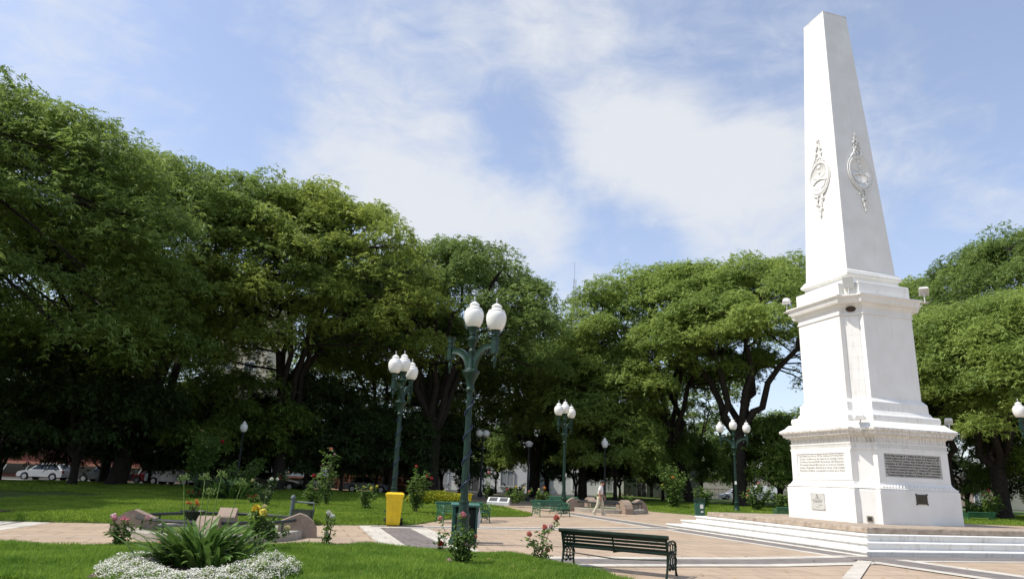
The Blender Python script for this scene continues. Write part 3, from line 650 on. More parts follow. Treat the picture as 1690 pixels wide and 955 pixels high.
def make_post(kind):
    t = thing('lamp_post', 'x', 'lamp post', group='smaller park lamps among the trees')
    b = MB(); b.lathe([(.16, 0), (.16, .25), (.09, .35), (.075, .6), (.055, 3.55), (.09, 3.6), (.12, 3.72)], n=12); b.build('pole', IRON, t, 40)
    if kind == 1:
        b = MB(); b.lathe([(.12, 3.7), (.2, 3.8), (.24, 3.98), (.20, 4.14), (.11, 4.20), (.12, 4.25), (.05, 4.33), (.01, 4.38)], n=18); b.build('globe', GLOBE, t, 40)
    elif kind == 2:
        for s in (-.22, .22):
            b = MB(); b.tube([(0, 0, 3.5), (s, 0, 3.6), (s, 0, 3.78)], .03, 6); b.build('arm', IRON, t)
            b = MB(); b.ball((s, 0, 4.0), .24, 16, 10); b.build('globe', GLOBE, t, 60)
    else:
        b = MB(); b.lathe([(.18, 3.7), (.30, 3.95), (.30, 3.98), (.08, 4.1)], n=6); b.build('lantern', mat('lantern_glass', (.55, .56, .56), .3, .05), t)
    return t
p1 = make_post(1); p1.location = (-16.6, 44.5, .15); tag(p1, 'single white globe lamp post before the dark trees at left', 'lamp post')
p2 = make_post(2); p2.location = (-2.0, 60, 0.1); p2.scale = (1.3,)*3; tag(p2, 'twin globe lamp post before the white arched building', 'lamp post')
p3 = make_post(3); p3.location = (1.9, 58, 0.0); p3.scale = (1.15,)*3; tag(p3, 'lantern post almost lost in the dark tree', 'lamp post')
p4 = dup(p1, (8.0, 57, 0), 0, 1.18, 'single white globe lamp post behind the walking person')
# ------------------------------------------------------------------ park benches
def make_bench(m, L=2.0, name='park_bench'):
    t = thing('park_bench', 'x', 'bench')
    b = MB(); h = L/2
    for i, (y, z, tl) in enumerate([(.02, .385, 0), (.10, .39, 0), (.18, .395, 0), (.26, .40, 0), (.34, .395, -4), (.415, .375, -18)]):
        b.box((0, y, z), (L, .062, .024), rot=Euler((R(tl), 0, 0)))
    b.build('seat', m, t)
    b = MB()
    for i, (y, z) in enumerate([(-.035, .445), (-.055, .505), (-.078, .565), (-.10, .62)]): b.box((0, y, z), (L, .022, .040), rot=Euler((R(20), 0, 0)))
    b.build('backrest', m, t)
    b = MB(); b.rings([[(sx*(h+.03), y, z) for y, z in ((-.09, .655), (-.10, .69), (-.13, .715), (-.17, .705), (-.175, .675), (-.15, .65), (-.12, .64))] for sx in (-1, 1)]); b.build('top_rail', m, t, 30)
    for x in (-h+.02, h-.02):
        e = MB()
        e.tube([(x, -.14, .70), (x, -.10, .60), (x, -.04, .44), (x, -.02, .34), (x, -.05, .20), (x, -.10, .06), (x, -.13, 0)], [.022, .022, .024, .026, .022, .02, .026], 7)     # back leg and upright
        e.tube([(x, -.02, .36), (x, .18, .37), (x, .40, .35), (x, .45, .28), (x, .42, .16), (x, .44, .06), (x, .48, 0)], [.02, .02, .022, .022, .02, .02, .026], 7)             # seat bearer and front leg
        e.tube([(x, -.08, .56), (x, .10, .60), (x, .30, .60), (x, .42, .57), (x, .46, .50), (x, .42, .45), (x, .38, .48)], .02, 7)                                             # arm rest with scroll
        e.tube([(x, .42, .36), (x, .47, .44), (x, .44, .52)], .016, 6)
        for cy, cz, rr in ((.06, .49, .065), (.20, .50, .07), (.33, .48, .065), (.05, .28, .065), (.19, .27, .07), (.32, .26, .065), (.12, .40, .04), (.27, .40, .04), (.12, .17, .04), (.26, .16, .045)):
            e.torus((x, cy, cz), rr, .012, 0, 14, 5)
        e.tube([(x, -.05, .20), (x, .08, .12), (x, .20, .18), (x, .32, .12), (x, .42, .17)], .012, 5)
        e.build('iron_end', m, t, 50)
    b = MB(); b.tube([(0, -.12, .69), (0, -.05, .50), (0, -.02, .36), (0, .2, .36), (0, .40, .35)], .016, 6); b.build('centre_brace', m, t)
    b = MB(); b.tube([(-h, -.03, .30), (0, .02, .24), (h, -.03, .30)], .012, 5); b.build('tie_rod', m, t)
    return t
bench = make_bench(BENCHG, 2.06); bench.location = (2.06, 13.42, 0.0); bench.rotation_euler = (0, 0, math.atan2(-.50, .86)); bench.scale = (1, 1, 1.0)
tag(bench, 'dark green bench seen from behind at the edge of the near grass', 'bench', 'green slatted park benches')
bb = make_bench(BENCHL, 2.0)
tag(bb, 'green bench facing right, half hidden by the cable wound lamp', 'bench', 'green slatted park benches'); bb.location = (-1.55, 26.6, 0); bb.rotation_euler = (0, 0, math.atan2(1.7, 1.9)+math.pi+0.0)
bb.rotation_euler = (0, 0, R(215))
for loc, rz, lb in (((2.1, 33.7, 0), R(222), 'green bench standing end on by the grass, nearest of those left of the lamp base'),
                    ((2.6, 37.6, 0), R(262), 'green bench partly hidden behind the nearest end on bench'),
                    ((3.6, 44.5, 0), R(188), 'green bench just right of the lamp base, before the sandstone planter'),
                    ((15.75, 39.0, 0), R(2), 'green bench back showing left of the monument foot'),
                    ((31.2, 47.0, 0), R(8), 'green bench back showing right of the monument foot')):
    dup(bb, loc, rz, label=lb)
# ------------------------------------------------------------------ bins
YEL = mat('yellow_plastic', (.78, .54, .02), .4, .08, 5)
def wheelie():
    t = thing('wheelie_bin', 'tall yellow wheeled bin on the grey paving strip', 'bin', (-3.52, 23.3, .01), R(8))
    b = MB(); b.rings([[(-x, -y, z), (x, -y, z), (x, y, z), (-x, y, z)] for x, y, z in ((.20, .24, .03), (.215, .26, .10), (.265, .32, .88), (.27, .325, .90))])
    b.build('body', YEL, t)
    b = MB()
    for x in (-.06, .10): b.box((x, -.285, .42), (.035, .05, .62), rot=Euler((R(5.5), 0, 0)))
    b.build('front_rib', YEL, t)
    b = MB(); b.rings([[(-x, -y, z), (x, -y, z), (x, y, z), (-x, y, z)] for x, y, z in ((.29, .35, .885), (.295, .355, .93), (.29, .35, .94), (.30, .36, .945), (.30, .36, .97), (.26, .32, 1.01), (.20, .26, 1.02))])
    b.build('lid', YEL, t)
    b = MB(); b.tube([(-.24, .38, .95), (.24, .38, .95)], .018, 8); b.build('handle', YEL, t)
    for s in (-1, 1):
        b = MB(); b.tube([(s*.23, .20, .11), (s*.30, .20, .11)], .115, 18); b.build('wheel', RUBBER, t, 40)
    return t
wheelie()
# grey litter basket hung on a frame
t = thing('litter_basket', 'grey litter basket hung between two posts beside the left planter', 'litter bin', (-6.15, 22.3, -.22), R(-6))
b = MB(); b.lathe([(.09, 0), (.07, .05), (.065, .95), (.085, .97), (.085, 1.01), (.05, 1.06), (.02, 1.08)], (-.36, 0, 0), 10); b.build('post', mat('blue_grey_paint', (.10, .135, .13), .5, .15, 10), t, 40)
b = MB(); b.tube([(-.36, 0, .88), (.34, 0, .86)], .03, 7); b.tube([(.32, 0, .86), (.30, 0, .40)], .018, 6); b.build('frame_bar', MATS['blue_grey_paint'], t)
b = MB(); b.rings([[(-x, -y, z), (x, -y, z), (x, y, z), (-x, y, z)] for x, y, z in ((.22, .14, .08), (.235, .16, .11), (.29, .20, .64), (.30, .21, .66), (.27, .18, .66), (.21, .14, .15))]); b.build('basket', mat('grey_basket', (.055, .07, .052), .7, .2, 20), t)
# green bin wrapped round the foot of the near lamp
t = thing('green_litter_bin', 'green litter bin with sloping lid behind the foot of the cable wound lamp', 'litter bin', (-.95, 18.4, 0), R(6))
GB = mat('bin_green', (.03, .105, .075), .45, .15, 8)
b = MB()
b.box((-.30, 0, .44), (.08, .36, .86)); b.box((.27, 0, .44), (.05, .36, .86)); b.box((0, .17, .44), (.56, .03, .86)); b.box((0, -.02, .16), (.54, .32, .26)); b.build('body', GB, t)
b = MB(); b.box((0, -.005, .55), (.50, .26, .50)); b.build('dark_opening', mat('bin_inside', (.012, .02, .017), .8, .1), t)  # solid block in the open side; the inner shade is its dark colour
b = MB(); b.box((-.02, -.01, .905), (.72, .46, .045), rot=Euler((R(5), 0, 0))); b.build('lid', GREENL, t)
b = MB(); b.tube([(-.14, -.19, .30), (-.14, -.22, .50), (-.08, -.23, .60), (.0, -.23, .60), (.05, -.22, .52)], .018, 7); b.build('handle', mat('worn_metal', (.35, .38, .37), .4, .1, metal=.4), t)
b = MB(); b.rings([[(.30+.03*math.sin(z*9), -.16, z), (.36+.02*math.sin(z*13), -.15, z), (.36+.02*math.sin(z*13), .14, z), (.30+.03*math.sin(z*9), .15, z)] for z in (.36, .46, .56, .66, .76, .84, .90)]); b.build('plastic_bag', mat('white_bag', (.66, .67, .66), .4, .1, 10), t)
t = thing('green_litter_bin', 'square green litter bin with white stickers on the edge of the right lawn', 'litter bin', (10.15, 37.3, 0), R(-10))
b = MB(); b.box((0, 0, .46), (.46, .40, .74), taper=1.06); b.box((0, 0, .04), (.30, .28, .08)); b.build('body', GB, t)
b = MB(); b.box((0, 0, .92), (.56, .48, .10)); b.box((0, 0, .99), (.50, .42, .05)); b.build('lid', GREEN, t)
b = MB(); b.box((.09, -.215, .62), (.16, .012, .20)); b.box((.10, -.207, .36), (.12, .012, .09)); b.build('sticker', mat('white_sticker2', (.62, .64, .62), .6, .1), t)
t = thing('litter_basket', 'dark litter basket on a post in the shade at the far left', 'litter bin', (-25.2, 34.2, .12), 0)
b = MB(); b.tube([(0, 0, 0), (0, 0, .7)], .06, 8); b.build('post', IRON, t)
b = MB(); b.lathe([(.22, .62), (.30, .70), (.38, 1.18), (.40, 1.22), (.34, 1.22), (.28, .8)], n=16); b.build('basket', IRON, t, 40)
# ------------------------------------------------------------------ round planters with stone piers and rails
def make_planter(Rr):
    t = thing('round_planter', 'x', 'planter')
    b = MB(); n = 48
    prof = ((Rr, -.02), (Rr, .15), (Rr-.02, .17), (Rr-.34, .17), (Rr-.36, .15), (Rr-.36, .0))
    vs = []; fs = []
    for i in range(n):
        a = 2*math.pi*i/n; vs += [(r*math.cos(a), r*math.sin(a), z) for r, z in prof]
    k = len(prof)
    for i in range(n):
        for j in range(k-1): fs.append((i*k+j, ((i+1) % n)*k+j, ((i+1) % n)*k+j+1, i*k+j+1))
    b.add(vs, fs); b.build('kerb', KERBST, t, 30)
    b = MB(); b.lathe([(Rr-.35, .10), (Rr*.5, .14), (.01, .16)], n=40); b.build('turf', GRASS, t, 40)
    for q in range(4):
        a = math.pi/2*q+R(12)
        M = Matrix.Rotation(a, 4, 'Z') @ Matrix.Translation((Rr-.14, 0, 0))
        # pier: outer end low and rounded, ridge in the middle, square inner end
        prof = [(.48, 0), (.46, .22), (.36, .38), (.20, .50), (.02, .56), (-.44, .37), (-.46, .34), (-.46, 0)]
        p = MB(); p.rings([[tuple(M @ Vector((x, y, z))) for x, z in prof] for y in (-.22, .22)]); p.build('stone_pier', STONE, t)
    for q in range(4):
        for z in (.40,):
            b = MB(); a0 = math.pi/2*q+R(12); pts = []
            for i in range(13):
                a = a0+R(8)+(math.pi/2-R(16))*i/12; pts.append(((Rr-.2)*math.cos(a), (Rr-.2)*math.sin(a), z+.01))
            b.tube(pts, .038, 7)
            for i in (4, 8): b.tube([pts[i], (pts[i][0], pts[i][1], .16)], .022, 6)
            b.build('rail', IRON, t, 50)
    return t
pl1 = make_planter(1.98); pl1.location = (-6.85, 17.6, 0); pl1.rotation_euler = (0, 0, R(3)); tag(pl1, 'round planter in left foreground with rails and urn behind strap leaves', 'planter', 'round planters with stone piers')
pl2 = dup(pl1, (5.95, 41.6, 0), R(8), (1.12, 1.12, 1.32), 'sunlit sandstone planter beside the walking person')
t = thing('garden_urn', 'dark iron urn on a stem inside the left foreground planter', 'urn', (-7.2, 16.9, .12)); t.scale = (1.12, 1.12, .64)
b = MB(); b.lathe([(.17, 0), (.17, .05), (.10, .09), (.07, .16), (.06, .34), (.09, .36), (.07, .40), (.10, .46), (.18, .58), (.20, .66), (.27, .70), (.275, .73), (.24, .73), (.20, .66)], n=20); b.build('bowl', IRON, t, 35)
# low white double sign on the lawn
t = thing('lawn_plaque', 'low white slab with two dark panels lying on the lawn', 'plaque', (-.30, 40.2, .20), R(-8))
b = MB(); b.rings([[(-.62, -.3, 0), (.62, -.3, 0), (.62, .34, 0), (-.62, .34, 0)], [(-.60, -.3, .16), (.60, -.3, .16), (.60, .34, .40), (-.60, .34, .40)]]); b.build('slab', mat('white_slab', (.74, .73, .70), .7, .06, 6), t)
for x in (-.29, .29):
    b = MB(); b.box((x, .02, .288), (.44, .48, .02), rot=Euler((math.atan2(.24, .64), 0, 0))); b.build('dark_panel', mat('slate_panel', (.12, .125, .125), .4, .2, 10), t)
# ------------------------------------------------------------------ the walking person
def skin(name, J, E, m, parent, sub=2, root=0):
    me = bpy.data.meshes.new(name); me.from_pydata([j[0] for j in J], E, []); o = bpy.data.objects.new(name, me); COL.objects.link(o)
    md = o.modifiers.new('s', 'SKIN'); md.use_smooth_shade = True
    for i, j in enumerate(J):
        r = j[1]; me.skin_vertices[0].data[i].radius = (r, r) if isinstance(r, (int, float)) else r
        me.skin_vertices[0].data[i].use_root = (i == root)
    s = o.modifiers.new('u', 'SUBSURF'); s.levels = sub; s.render_levels = sub
    dg = bpy.context.evaluated_depsgraph_get(); dg.update(); m2 = bpy.data.meshes.new_from_object(o.evaluated_get(dg)); bpy.data.objects.remove(o)
    m2.name = name; m2.materials.clear(); m2.materials.append(m)
    return link(name, m2, parent)
SKINM = mat('skin', (.42, .23, .16), .55, .08, 12)
pr = thing('person', 'person in white shirt, pale trousers and dark cap walking with head bowed', 'person', (4.93, 36.75, 0.02), R(-6))
# x forward, y left, z up (facing +x)
J = [((-.02, 0, .92), .12), ((0, 0, 1.12), .13), ((.02, 0, 1.33), .135), ((.07, 0, 1.46), .055), ((.12, 0, 1.53), (.075, .08)), ((.15, 0, 1.60), (.085, .09)), ((.14, 0, 1.66), .06),
     ((.0, -.17, 1.37), .055), ((-.05, -.22, 1.12), .042), ((-.03, -.22, .90), .032), ((-.01, -.22, .82), .036),
     ((.03, .17, 1.37), .055), ((.10, .21, 1.12), .042), ((.20, .19, .92), .032), ((.23, .19, .85), .036),
     ((-.06, -.09, .85), .085), ((-.12, -.09, .48), .058), ((-.33, -.09, .13), .042), ((-.30, -.09, .04), .04),
     ((.02, .09, .85), .085), ((.11, .09, .48), .058), ((.10, .09, .12), .042), ((.13, .09, .05), .04)]
E = [(0, 1), (1, 2), (2, 3), (3, 4), (4, 5), (5, 6), (2, 7), (7, 8), (8, 9), (9, 10), (2, 11), (11, 12), (12, 13), (13, 14), (0, 15), (15, 16), (16, 17), (17, 18), (0, 19), (19, 20), (20, 21), (21, 22)]
# hands: palm, four fingers and a thumb each, as chains of the same body
for w0, s in ((10, -1), (14, 1)):
    p = Vector(J[w0][0]); i0 = len(J); J.append((tuple(p+Vector((.005, 0, -.06))), (.030, .016))); E.append((w0, i0))
    for k, dx in enumerate((-.027, -.009, .010, .028)):
        ln = (.055, .07, .075, .062)[k]
        a = len(J); J.append((tuple(p+Vector((dx, 0, -.085))), .0095)); J.append((tuple(p+Vector((dx*1.05+.004, s*-.012, -.085-ln*.55))), .0085)); J.append((tuple(p+Vector((dx*1.05+.012, s*-.03, -.085-ln))), .007)); E += [(i0, a), (a, a+1), (a+1, a+2)]
    a = len(J); J.append((tuple(p+Vector((.045, s*-.01, -.04))), .010)); J.append((tuple(p+Vector((.055, s*-.02, -.085))), .008)); E += [(w0, a), (a, a+1)]
body = skin('body', J, E, SKINM, pr)
b = MB(); b.ball((.245, 0, 1.575), .020, 8, 6, (1.2, .8, 1.2))
for s in (-1, 1): b.ball((.15, s*.088, 1.59), .022, 8, 6, (.9, .4, 1.4))
b.build('nose_and_ears', SKINM, pr, 60)
b = MB()
for s in (-1, 1): b.ball((.222, s*.034, 1.605), .011, 8, 6)
b.build('eyes', IRON, pr, 60)
b = MB(); b.box((.232, 0, 1.53), (.012, .05, .008)); b.build('mouth', mat('lip', (.25, .09, .07), .6), pr)
SHIRT = mat('white_shirt', (.74, .73, .72), .85, .08, 14, .5, 30); TROU = mat('pale_trousers', (.56, .52, .40), .9, .1, 10, .5, 25)
skin('shirt', [((-.02, 0, .93), (.165, .15)), ((.0, 0, 1.10), (.165, .15)), ((.015, 0, 1.28), (.16, .155)), ((.045, 0, 1.41), (.10, .10)), ((.0, -.18, 1.37), .082), ((-.05, -.225, 1.16), .070), ((.03, .18, 1.37), .082), ((.09, .215, 1.16), .070)], [(0, 1), (1, 2), (2, 3), (2, 4), (4, 5), (2, 6), (6, 7)], SHIRT, pr)
skin('trousers', [((-.03, 0, .96), (.15, .14)), ((-.07, -.085, .84), .118), ((-.12, -.09, .50), .088), ((-.28, -.09, .20), .075), ((-.33, -.09, .09), .075), ((.02, .085, .84), .118), ((.115, .09, .50), .088), ((.105, .09, .18), .075), ((.11, .09, .07), .078)], [(0, 1), (1, 2), (2, 3), (3, 4), (0, 5), (5, 6), (6, 7), (7, 8)], TROU, pr)
b = MB(); b.lathe([(.155, .0), (.158, .02), (.155, .04)], (-.03, 0, .955), 20); b.build('belt', mat('brown_belt', (.10, .07, .05), .5), pr, 40)
b = MB(); b.ball((.135, 0, 1.625), .108, 16, 9, (1.08, .96, .82)); b.rings([[(.20, -.085, 1.625), (.20, .085, 1.625), (.20, .085, 1.635), (.20, -.085, 1.635)], [(.315, -.055, 1.60), (.315, .055, 1.60), (.315, .055, 1.608), (.315, -.055, 1.608)]]); b.build('cap', mat('dark_cap', (.02, .022, .022), .8), pr, 50)
SHOE = mat('pale_shoe', (.55, .53, .47), .7, .1)
b = MB(); b.ball((.16, .09, .045), .05, 12, 7, (2.5, .95, .95)); b.build('shoe', SHOE, pr, 60)
b = MB(); b.ball((0, 0, 0), .05, 12, 7, (2.5, .95, .95)); Mx = Matrix.Translation((-.31, -.09, .085)) @ Matrix.Rotation(R(38), 4, 'Y'); b.v = [tuple(Mx @ Vector(p)) for p in b.v]; b.build('shoe', SHOE, pr, 60)
# ------------------------------------------------------------------ trees
LEAF_A = leafmat('leaf_bright', (0.335, 0.425, 0.10), (0.165, 0.25, 0.060), 0.48, 0.28)
LEAF_B = leafmat('leaf_mid', (0.27, 0.355, 0.080), (0.13, 0.20, 0.046), 0.48, 0.28)
LEAF_C = leafmat('leaf_yellow', (0.35, 0.42, 0.085), (0.18, 0.25, 0.052), 0.48, 0.25)
LEAF_E = leafmat('leaf_cool', (0.24, 0.33, 0.085), (0.115, 0.18, 0.048), 0.46, 0.3)
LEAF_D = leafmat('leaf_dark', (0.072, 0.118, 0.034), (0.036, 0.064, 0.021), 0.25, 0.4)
LEAF_G = leafmat('leaf_green', (0.23, 0.32, 0.065), (0.11, 0.175, 0.038), 0.45, 0.4)
def sprays(P, out, size, rg, k=3, wid=0.26, droop=(-.35, 1.0)):
    """feathery leaf sprays: k narrow diamonds fanned from each point; out = outward azimuth"""
    n = len(P); az = out+rg.normal(0, .9, n); dr = rg.uniform(*droop, n); sz = size*rg.uniform(.65, 1.3, n)
    Vs = []
    for j in range(k):
        a = az+(j-(k-1)/2)*.75+rg.normal(0, .15, n); d = dr+rg.normal(0, .25, n); L = sz*rg.uniform(.7, 1.1, n)
        t = np.stack([np.cos(a)*np.cos(d), np.sin(a)*np.cos(d), -np.sin(d)], 1)
        s = np.stack([-np.sin(a), np.cos(a), rg.normal(0, .8, n)], 1); s /= np.linalg.norm(s, axis=1)[:, None]
        m = P+t*(L*.48)[:, None]; W = (L*wid*.5)[:, None]
        Vs.append(np.stack([P, m+s*W, P+t*L[:, None]-np.array([0, 0, 1.])*(L*.12)[:, None], m-s*W], 1))
    return np.concatenate(Vs).reshape(-1, 3)
def tree_obj(name, label, cat, loc, seed, H, Rx, Ry, base, tr, limbs, leaf, nspray, ssize, nclump, off=(0, 0), lean=(0, 0), group=None, crad=1.9, low=.35, fork=None, bark=None, k=3, cthick=.72, rz=0):
    rg = np.random.default_rng(seed); t = thing(name, label, cat, loc, rz, group)
    fork = fork or base*.55; ox, oy = off
    # clump centres in a dome with stray lower shelves
    C = []; tries = 0
    while len(C) < nclump and tries < nclump*60:
        tries += 1
        a = rg.uniform(0, 2*math.pi); q = math.sqrt(rg.uniform(0, 1))*.97
        wob = 1+.13*math.sin(3*a+seed)+.08*math.sin(5*a+2*seed)
        u = rg.uniform()
        if u < low*.62: q = math.sqrt(rg.uniform(.50, 1))*.97
        zt = base+(H-base)*math.sqrt(max(0, 1-q**2.3))*.96*(1-.10*rg.uniform()); zl = base+(H-base)*(.02+.22*(1-q)-.10*q)
        z = zt-(crad*.35) if u > low else zl+(zt-zl)*rg.uniform(.0, .9)
        p = np.array([ox+Rx*q*wob*math.cos(a), oy+Ry*q*wob*math.sin(a), z])
        if all(((p-c)**2*np.array([1, 1, 2.6])).sum() > (crad*.66)**2 for c, _, _ in C): C.append((p, a, q))
    # limbs
    wd = MB(); bm_ = bark or BARK; limbpts = []
    f0 = Vector((lean[0], lean[1], fork))
    wd.tube([(0, 0, -.15), (0, 0, .05), (lean[0]*.1, lean[1]*.1, .5), (lean[0]*.5, lean[1]*.5, fork*.55), tuple(f0), tuple(f0+Vector((0, 0, .3)))], [tr*1.55, tr*1.3, tr*1.02, tr*.9, tr*.95, tr*.5], 10)
    for i in range(limbs):
        a = 2*math.pi*(i+rg.uniform(-.3, .3))/limbs; q = rg.uniform(.45, .72) if i else .15
        e = Vector((ox+Rx*q*math.cos(a), oy+Ry*q*math.sin(a), base+(H-base)*rg.uniform(.50, .72)))
        c1 = f0.lerp(e, .33)+Vector((0, 0, rg.uniform(.2, .9))); c2 = f0.lerp(e, .7)+Vector((rg.uniform(-.5, .5), rg.uniform(-.5, .5), rg.uniform(.1, .8)))
        P = []
        for s in np.linspace(0, 1, 9):
            P.append(f0*(1-s)**3+c1*3*s*(1-s)**2+c2*3*s*s*(1-s)+e*s**3)
        for j in range(1, 8): P[j] = P[j]+Vector(rg.normal(0, .32, 3))
        wd.tube(P, [tr*.52*(1-.72*s)+.02 for s in np.linspace(0, 1, 9)], 8); limbpts += P[2:]
    LP = np.array([tuple(p) for p in limbpts])
    for c, a, q in C:
        d = ((LP-c)**2).sum(1)+np.where(LP[:, 2] > c[2]-.3, 9.0, 0); p0 = Vector(LP[d.argmin()]); p1 = Vector(c)-Vector((0, 0, .25))
        m = p0.lerp(p1, .5)+Vector((rg.uniform(-.4, .4), rg.uniform(-.4, .4), rg.uniform(-.1, .7))); L = (p1-p0).length
        r0 = min(tr*.22, .028+.012*L)
        wd.tube([p0, p0.lerp(m, .5), m, m.lerp(p1, .5)+Vector((0, 0, .1)), p1], [r0, r0*.8, r0*.62, r0*.45, .018], 5, caps=False)
        for _ in range(2):
            e = p1+Vector((rg.normal(0, crad*.5), rg.normal(0, crad*.5), rg.uniform(.0, .5))); wd.tube([m.lerp(p1, .4), (m.lerp(p1, .4)).lerp(e, .6)+Vector((0, 0, .2)), e], [r0*.4, .02, .008], 4, caps=False)
    wd.build('trunk', bm_, t, 60)
    # leaves
    per = np.array([rg.uniform(.35, 1.65) for _ in C]); per = per/per.sum()*nspray; PP = []; OO = []
    for (c, a, q), n in zip(C, per):
        n = int(n); r = crad*rg.uniform(.75, 1.3); th = r*cthick*rg.uniform(.7, 1.3)
        az = rg.uniform(0, 2*math.pi, n); u = np.sqrt(rg.uniform(0, 1, n)); lob = 1+.22*np.sin(3*az+c[0]*3)+.15*np.sin(7*az+c[1]*5)
        x = r*u*lob*np.cos(az); y = r*u*lob*np.sin(az)
        z = th*np.sqrt(np.maximum(0, 1-u**2))*rg.uniform(.35, 1.05, n)-th*.45*u**2*rg.uniform(0, 1, n)+rg.normal(0, .12, n)
        PP.append(np.stack([c[0]+x, c[1]+y, c[2]+z], 1)); OO.append(az)
    V = sprays(np.concatenate(PP), np.concatenate(OO), ssize, rg, k)
    npmesh('crown', V, np.arange(len(V)).reshape(-1, 4), leaf, t)
    return t
TG = 'large spreading trees around the plaza'
def T(label, x, y, seed, H, Rx, Ry, base, tr, limbs, leaf, ns=30000, ss=.42, nc=62, **k):
    ns, ss, nc = int(ns*1.15), ss*.84, int(nc*1.5)
    return tree_obj('spreading_tree', label, 'tree', (x, y, .1), seed, H, Rx, Ry, base, tr, limbs, leaf, ns, ss, nc, group=TG, k=4, **k)
T('huge spreading tree filling the left edge, its crown the tallest', -36.5, 36.5, 101, 22.4, 12.2, 11.5, 7.0, .55, 7, LEAF_B, 68000, .40, 135, off=(5.2, -1.5), low=.42, crad=2.1)
T('spreading tree second from the left, forked trunk leaning right', -27.0, 50.0, 102, 23.8, 11, 10, 11.8, .62, 8, LEAF_B, 36000, .42, 84, off=(3.0, -1), lean=(1.0, 0), low=.30, fork=5.5)
T('spreading tree left of the middle lamp, yellow green on its front shelves', -16.6, 52.5, 103, 23.2, 9.6, 9, 9.5, .48, 7, LEAF_C, 36000, .42, 84, off=(1.5, -1), low=.42)
T('broad domed tree behind the near lamp globes', -6.0, 58.5, 104, 21.8, 9.8, 9.5, 10.5, .60, 8, LEAF_E, 36000, .42, 80, off=(0.2, 0), low=.34, fork=5)
T('left of the two sunlit trees beside the monument, limbs leaning left', 17.2, 66.0, 105, 22.6, 9.0, 8.5, 9.4, .50, 6, LEAF_A, 34000, .44, 72, off=(-2.6, -1), lean=(-1.6, 0), low=.17)
T('right of the two sunlit trees beside the monument, crown cut by the obelisk', 19.8, 60.0, 106, 21.8, 9.5, 9.5, 10.4, .62, 7, LEAF_A, 33000, .42, 74, off=(1.5, 0), low=.15)
T('spreading tree just right of the monument, nearest on that side', 37.6, 54.0, 107, 17.5, 9, 9, 6.5, .58, 7, LEAF_A, 36000, .40, 84, off=(1.0, -1), low=.45)
T('tall airy tree rising above the others at the right edge', 47.5, 60.0, 108, 26.0, 9.5, 9.5, 15, .60, 7, LEAF_E, 34000, .42, 80, off=(1.0, 0), low=.3)
T('tree filling the gap behind the monument cornice', 45.0, 76.0, 109, 26.0, 10, 9, 9, .55, 6, LEAF_A, 30000, .48, 70, low=.4)
T('slim tree between the dark left crowns, far back', -33.5, 60.0, 110, 20.0, 8.5, 8.5, 7.5, .42, 6, LEAF_B, 26000, .46, 66, low=.4)
T('tree at the back between the middle crowns', -11.0, 66.5, 111, 19.0, 8.5, 8, 7.0, .40, 6, LEAF_B, 26000, .48, 64, low=.4)
T('dark trunked tree behind the green benches', 3.0, 72.0, 112, 16.5, 7.5, 7.5, 6.0, .60, 6, LEAF_B, 26000, .46, 66, low=.5)
T('tree with a forked trunk behind the far lamp', 7.2, 66.0, 113, 15.5, 6.5, 6.5, 6.0, .42, 5, LEAF_A, 22000, .44, 56, low=.5, off=(1, 0))
T('trunk close to the right foot of the monument', 34.6, 55.5, 114, 16.0, 7.0, 7, 8.0, .50, 6, LEAF_B, 24000, .42, 60, low=.45)
T('tree just outside the left edge whose crown shades the lawn corner', -27.6, 22.2, 115, 13.0, 7.4, 7.5, 5.5, .5, 6, LEAF_B, 24000, .5, 56, low=.4)

# dense darker trees below and behind
DG = 'dense smaller trees under the large ones'
def D(label, x, y, seed, H, Rx, base, leaf=None, ns=14000, ss=.36, nc=46, tr=.22, **k):
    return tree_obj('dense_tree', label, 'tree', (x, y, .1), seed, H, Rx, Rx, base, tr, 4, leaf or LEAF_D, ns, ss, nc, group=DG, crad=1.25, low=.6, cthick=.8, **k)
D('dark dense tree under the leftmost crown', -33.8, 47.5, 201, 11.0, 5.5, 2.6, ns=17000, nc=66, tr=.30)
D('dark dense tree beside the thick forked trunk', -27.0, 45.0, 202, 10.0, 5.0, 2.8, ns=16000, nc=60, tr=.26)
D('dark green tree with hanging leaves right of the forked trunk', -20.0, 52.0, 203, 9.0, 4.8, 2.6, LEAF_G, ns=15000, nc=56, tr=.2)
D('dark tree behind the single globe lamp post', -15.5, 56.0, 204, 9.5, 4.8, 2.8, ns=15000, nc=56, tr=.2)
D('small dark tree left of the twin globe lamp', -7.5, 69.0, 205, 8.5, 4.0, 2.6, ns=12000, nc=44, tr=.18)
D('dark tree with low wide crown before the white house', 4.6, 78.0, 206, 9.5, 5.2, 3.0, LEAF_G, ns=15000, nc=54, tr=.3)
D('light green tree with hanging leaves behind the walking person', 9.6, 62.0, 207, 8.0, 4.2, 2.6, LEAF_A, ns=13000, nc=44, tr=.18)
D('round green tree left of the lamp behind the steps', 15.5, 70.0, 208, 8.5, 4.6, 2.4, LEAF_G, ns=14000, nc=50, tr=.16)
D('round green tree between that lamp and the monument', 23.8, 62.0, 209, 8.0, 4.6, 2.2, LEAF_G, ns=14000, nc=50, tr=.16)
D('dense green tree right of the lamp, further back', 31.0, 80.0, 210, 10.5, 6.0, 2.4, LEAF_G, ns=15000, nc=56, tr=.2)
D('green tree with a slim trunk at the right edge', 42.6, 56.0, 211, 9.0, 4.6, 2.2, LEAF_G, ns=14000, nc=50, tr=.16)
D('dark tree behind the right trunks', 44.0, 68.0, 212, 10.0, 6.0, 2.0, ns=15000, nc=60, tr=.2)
D('small street tree before the shop with red railings', -10.8, 60.5, 213, 7.0, 3.2, 2.3, ns=9000, nc=34, tr=.12)
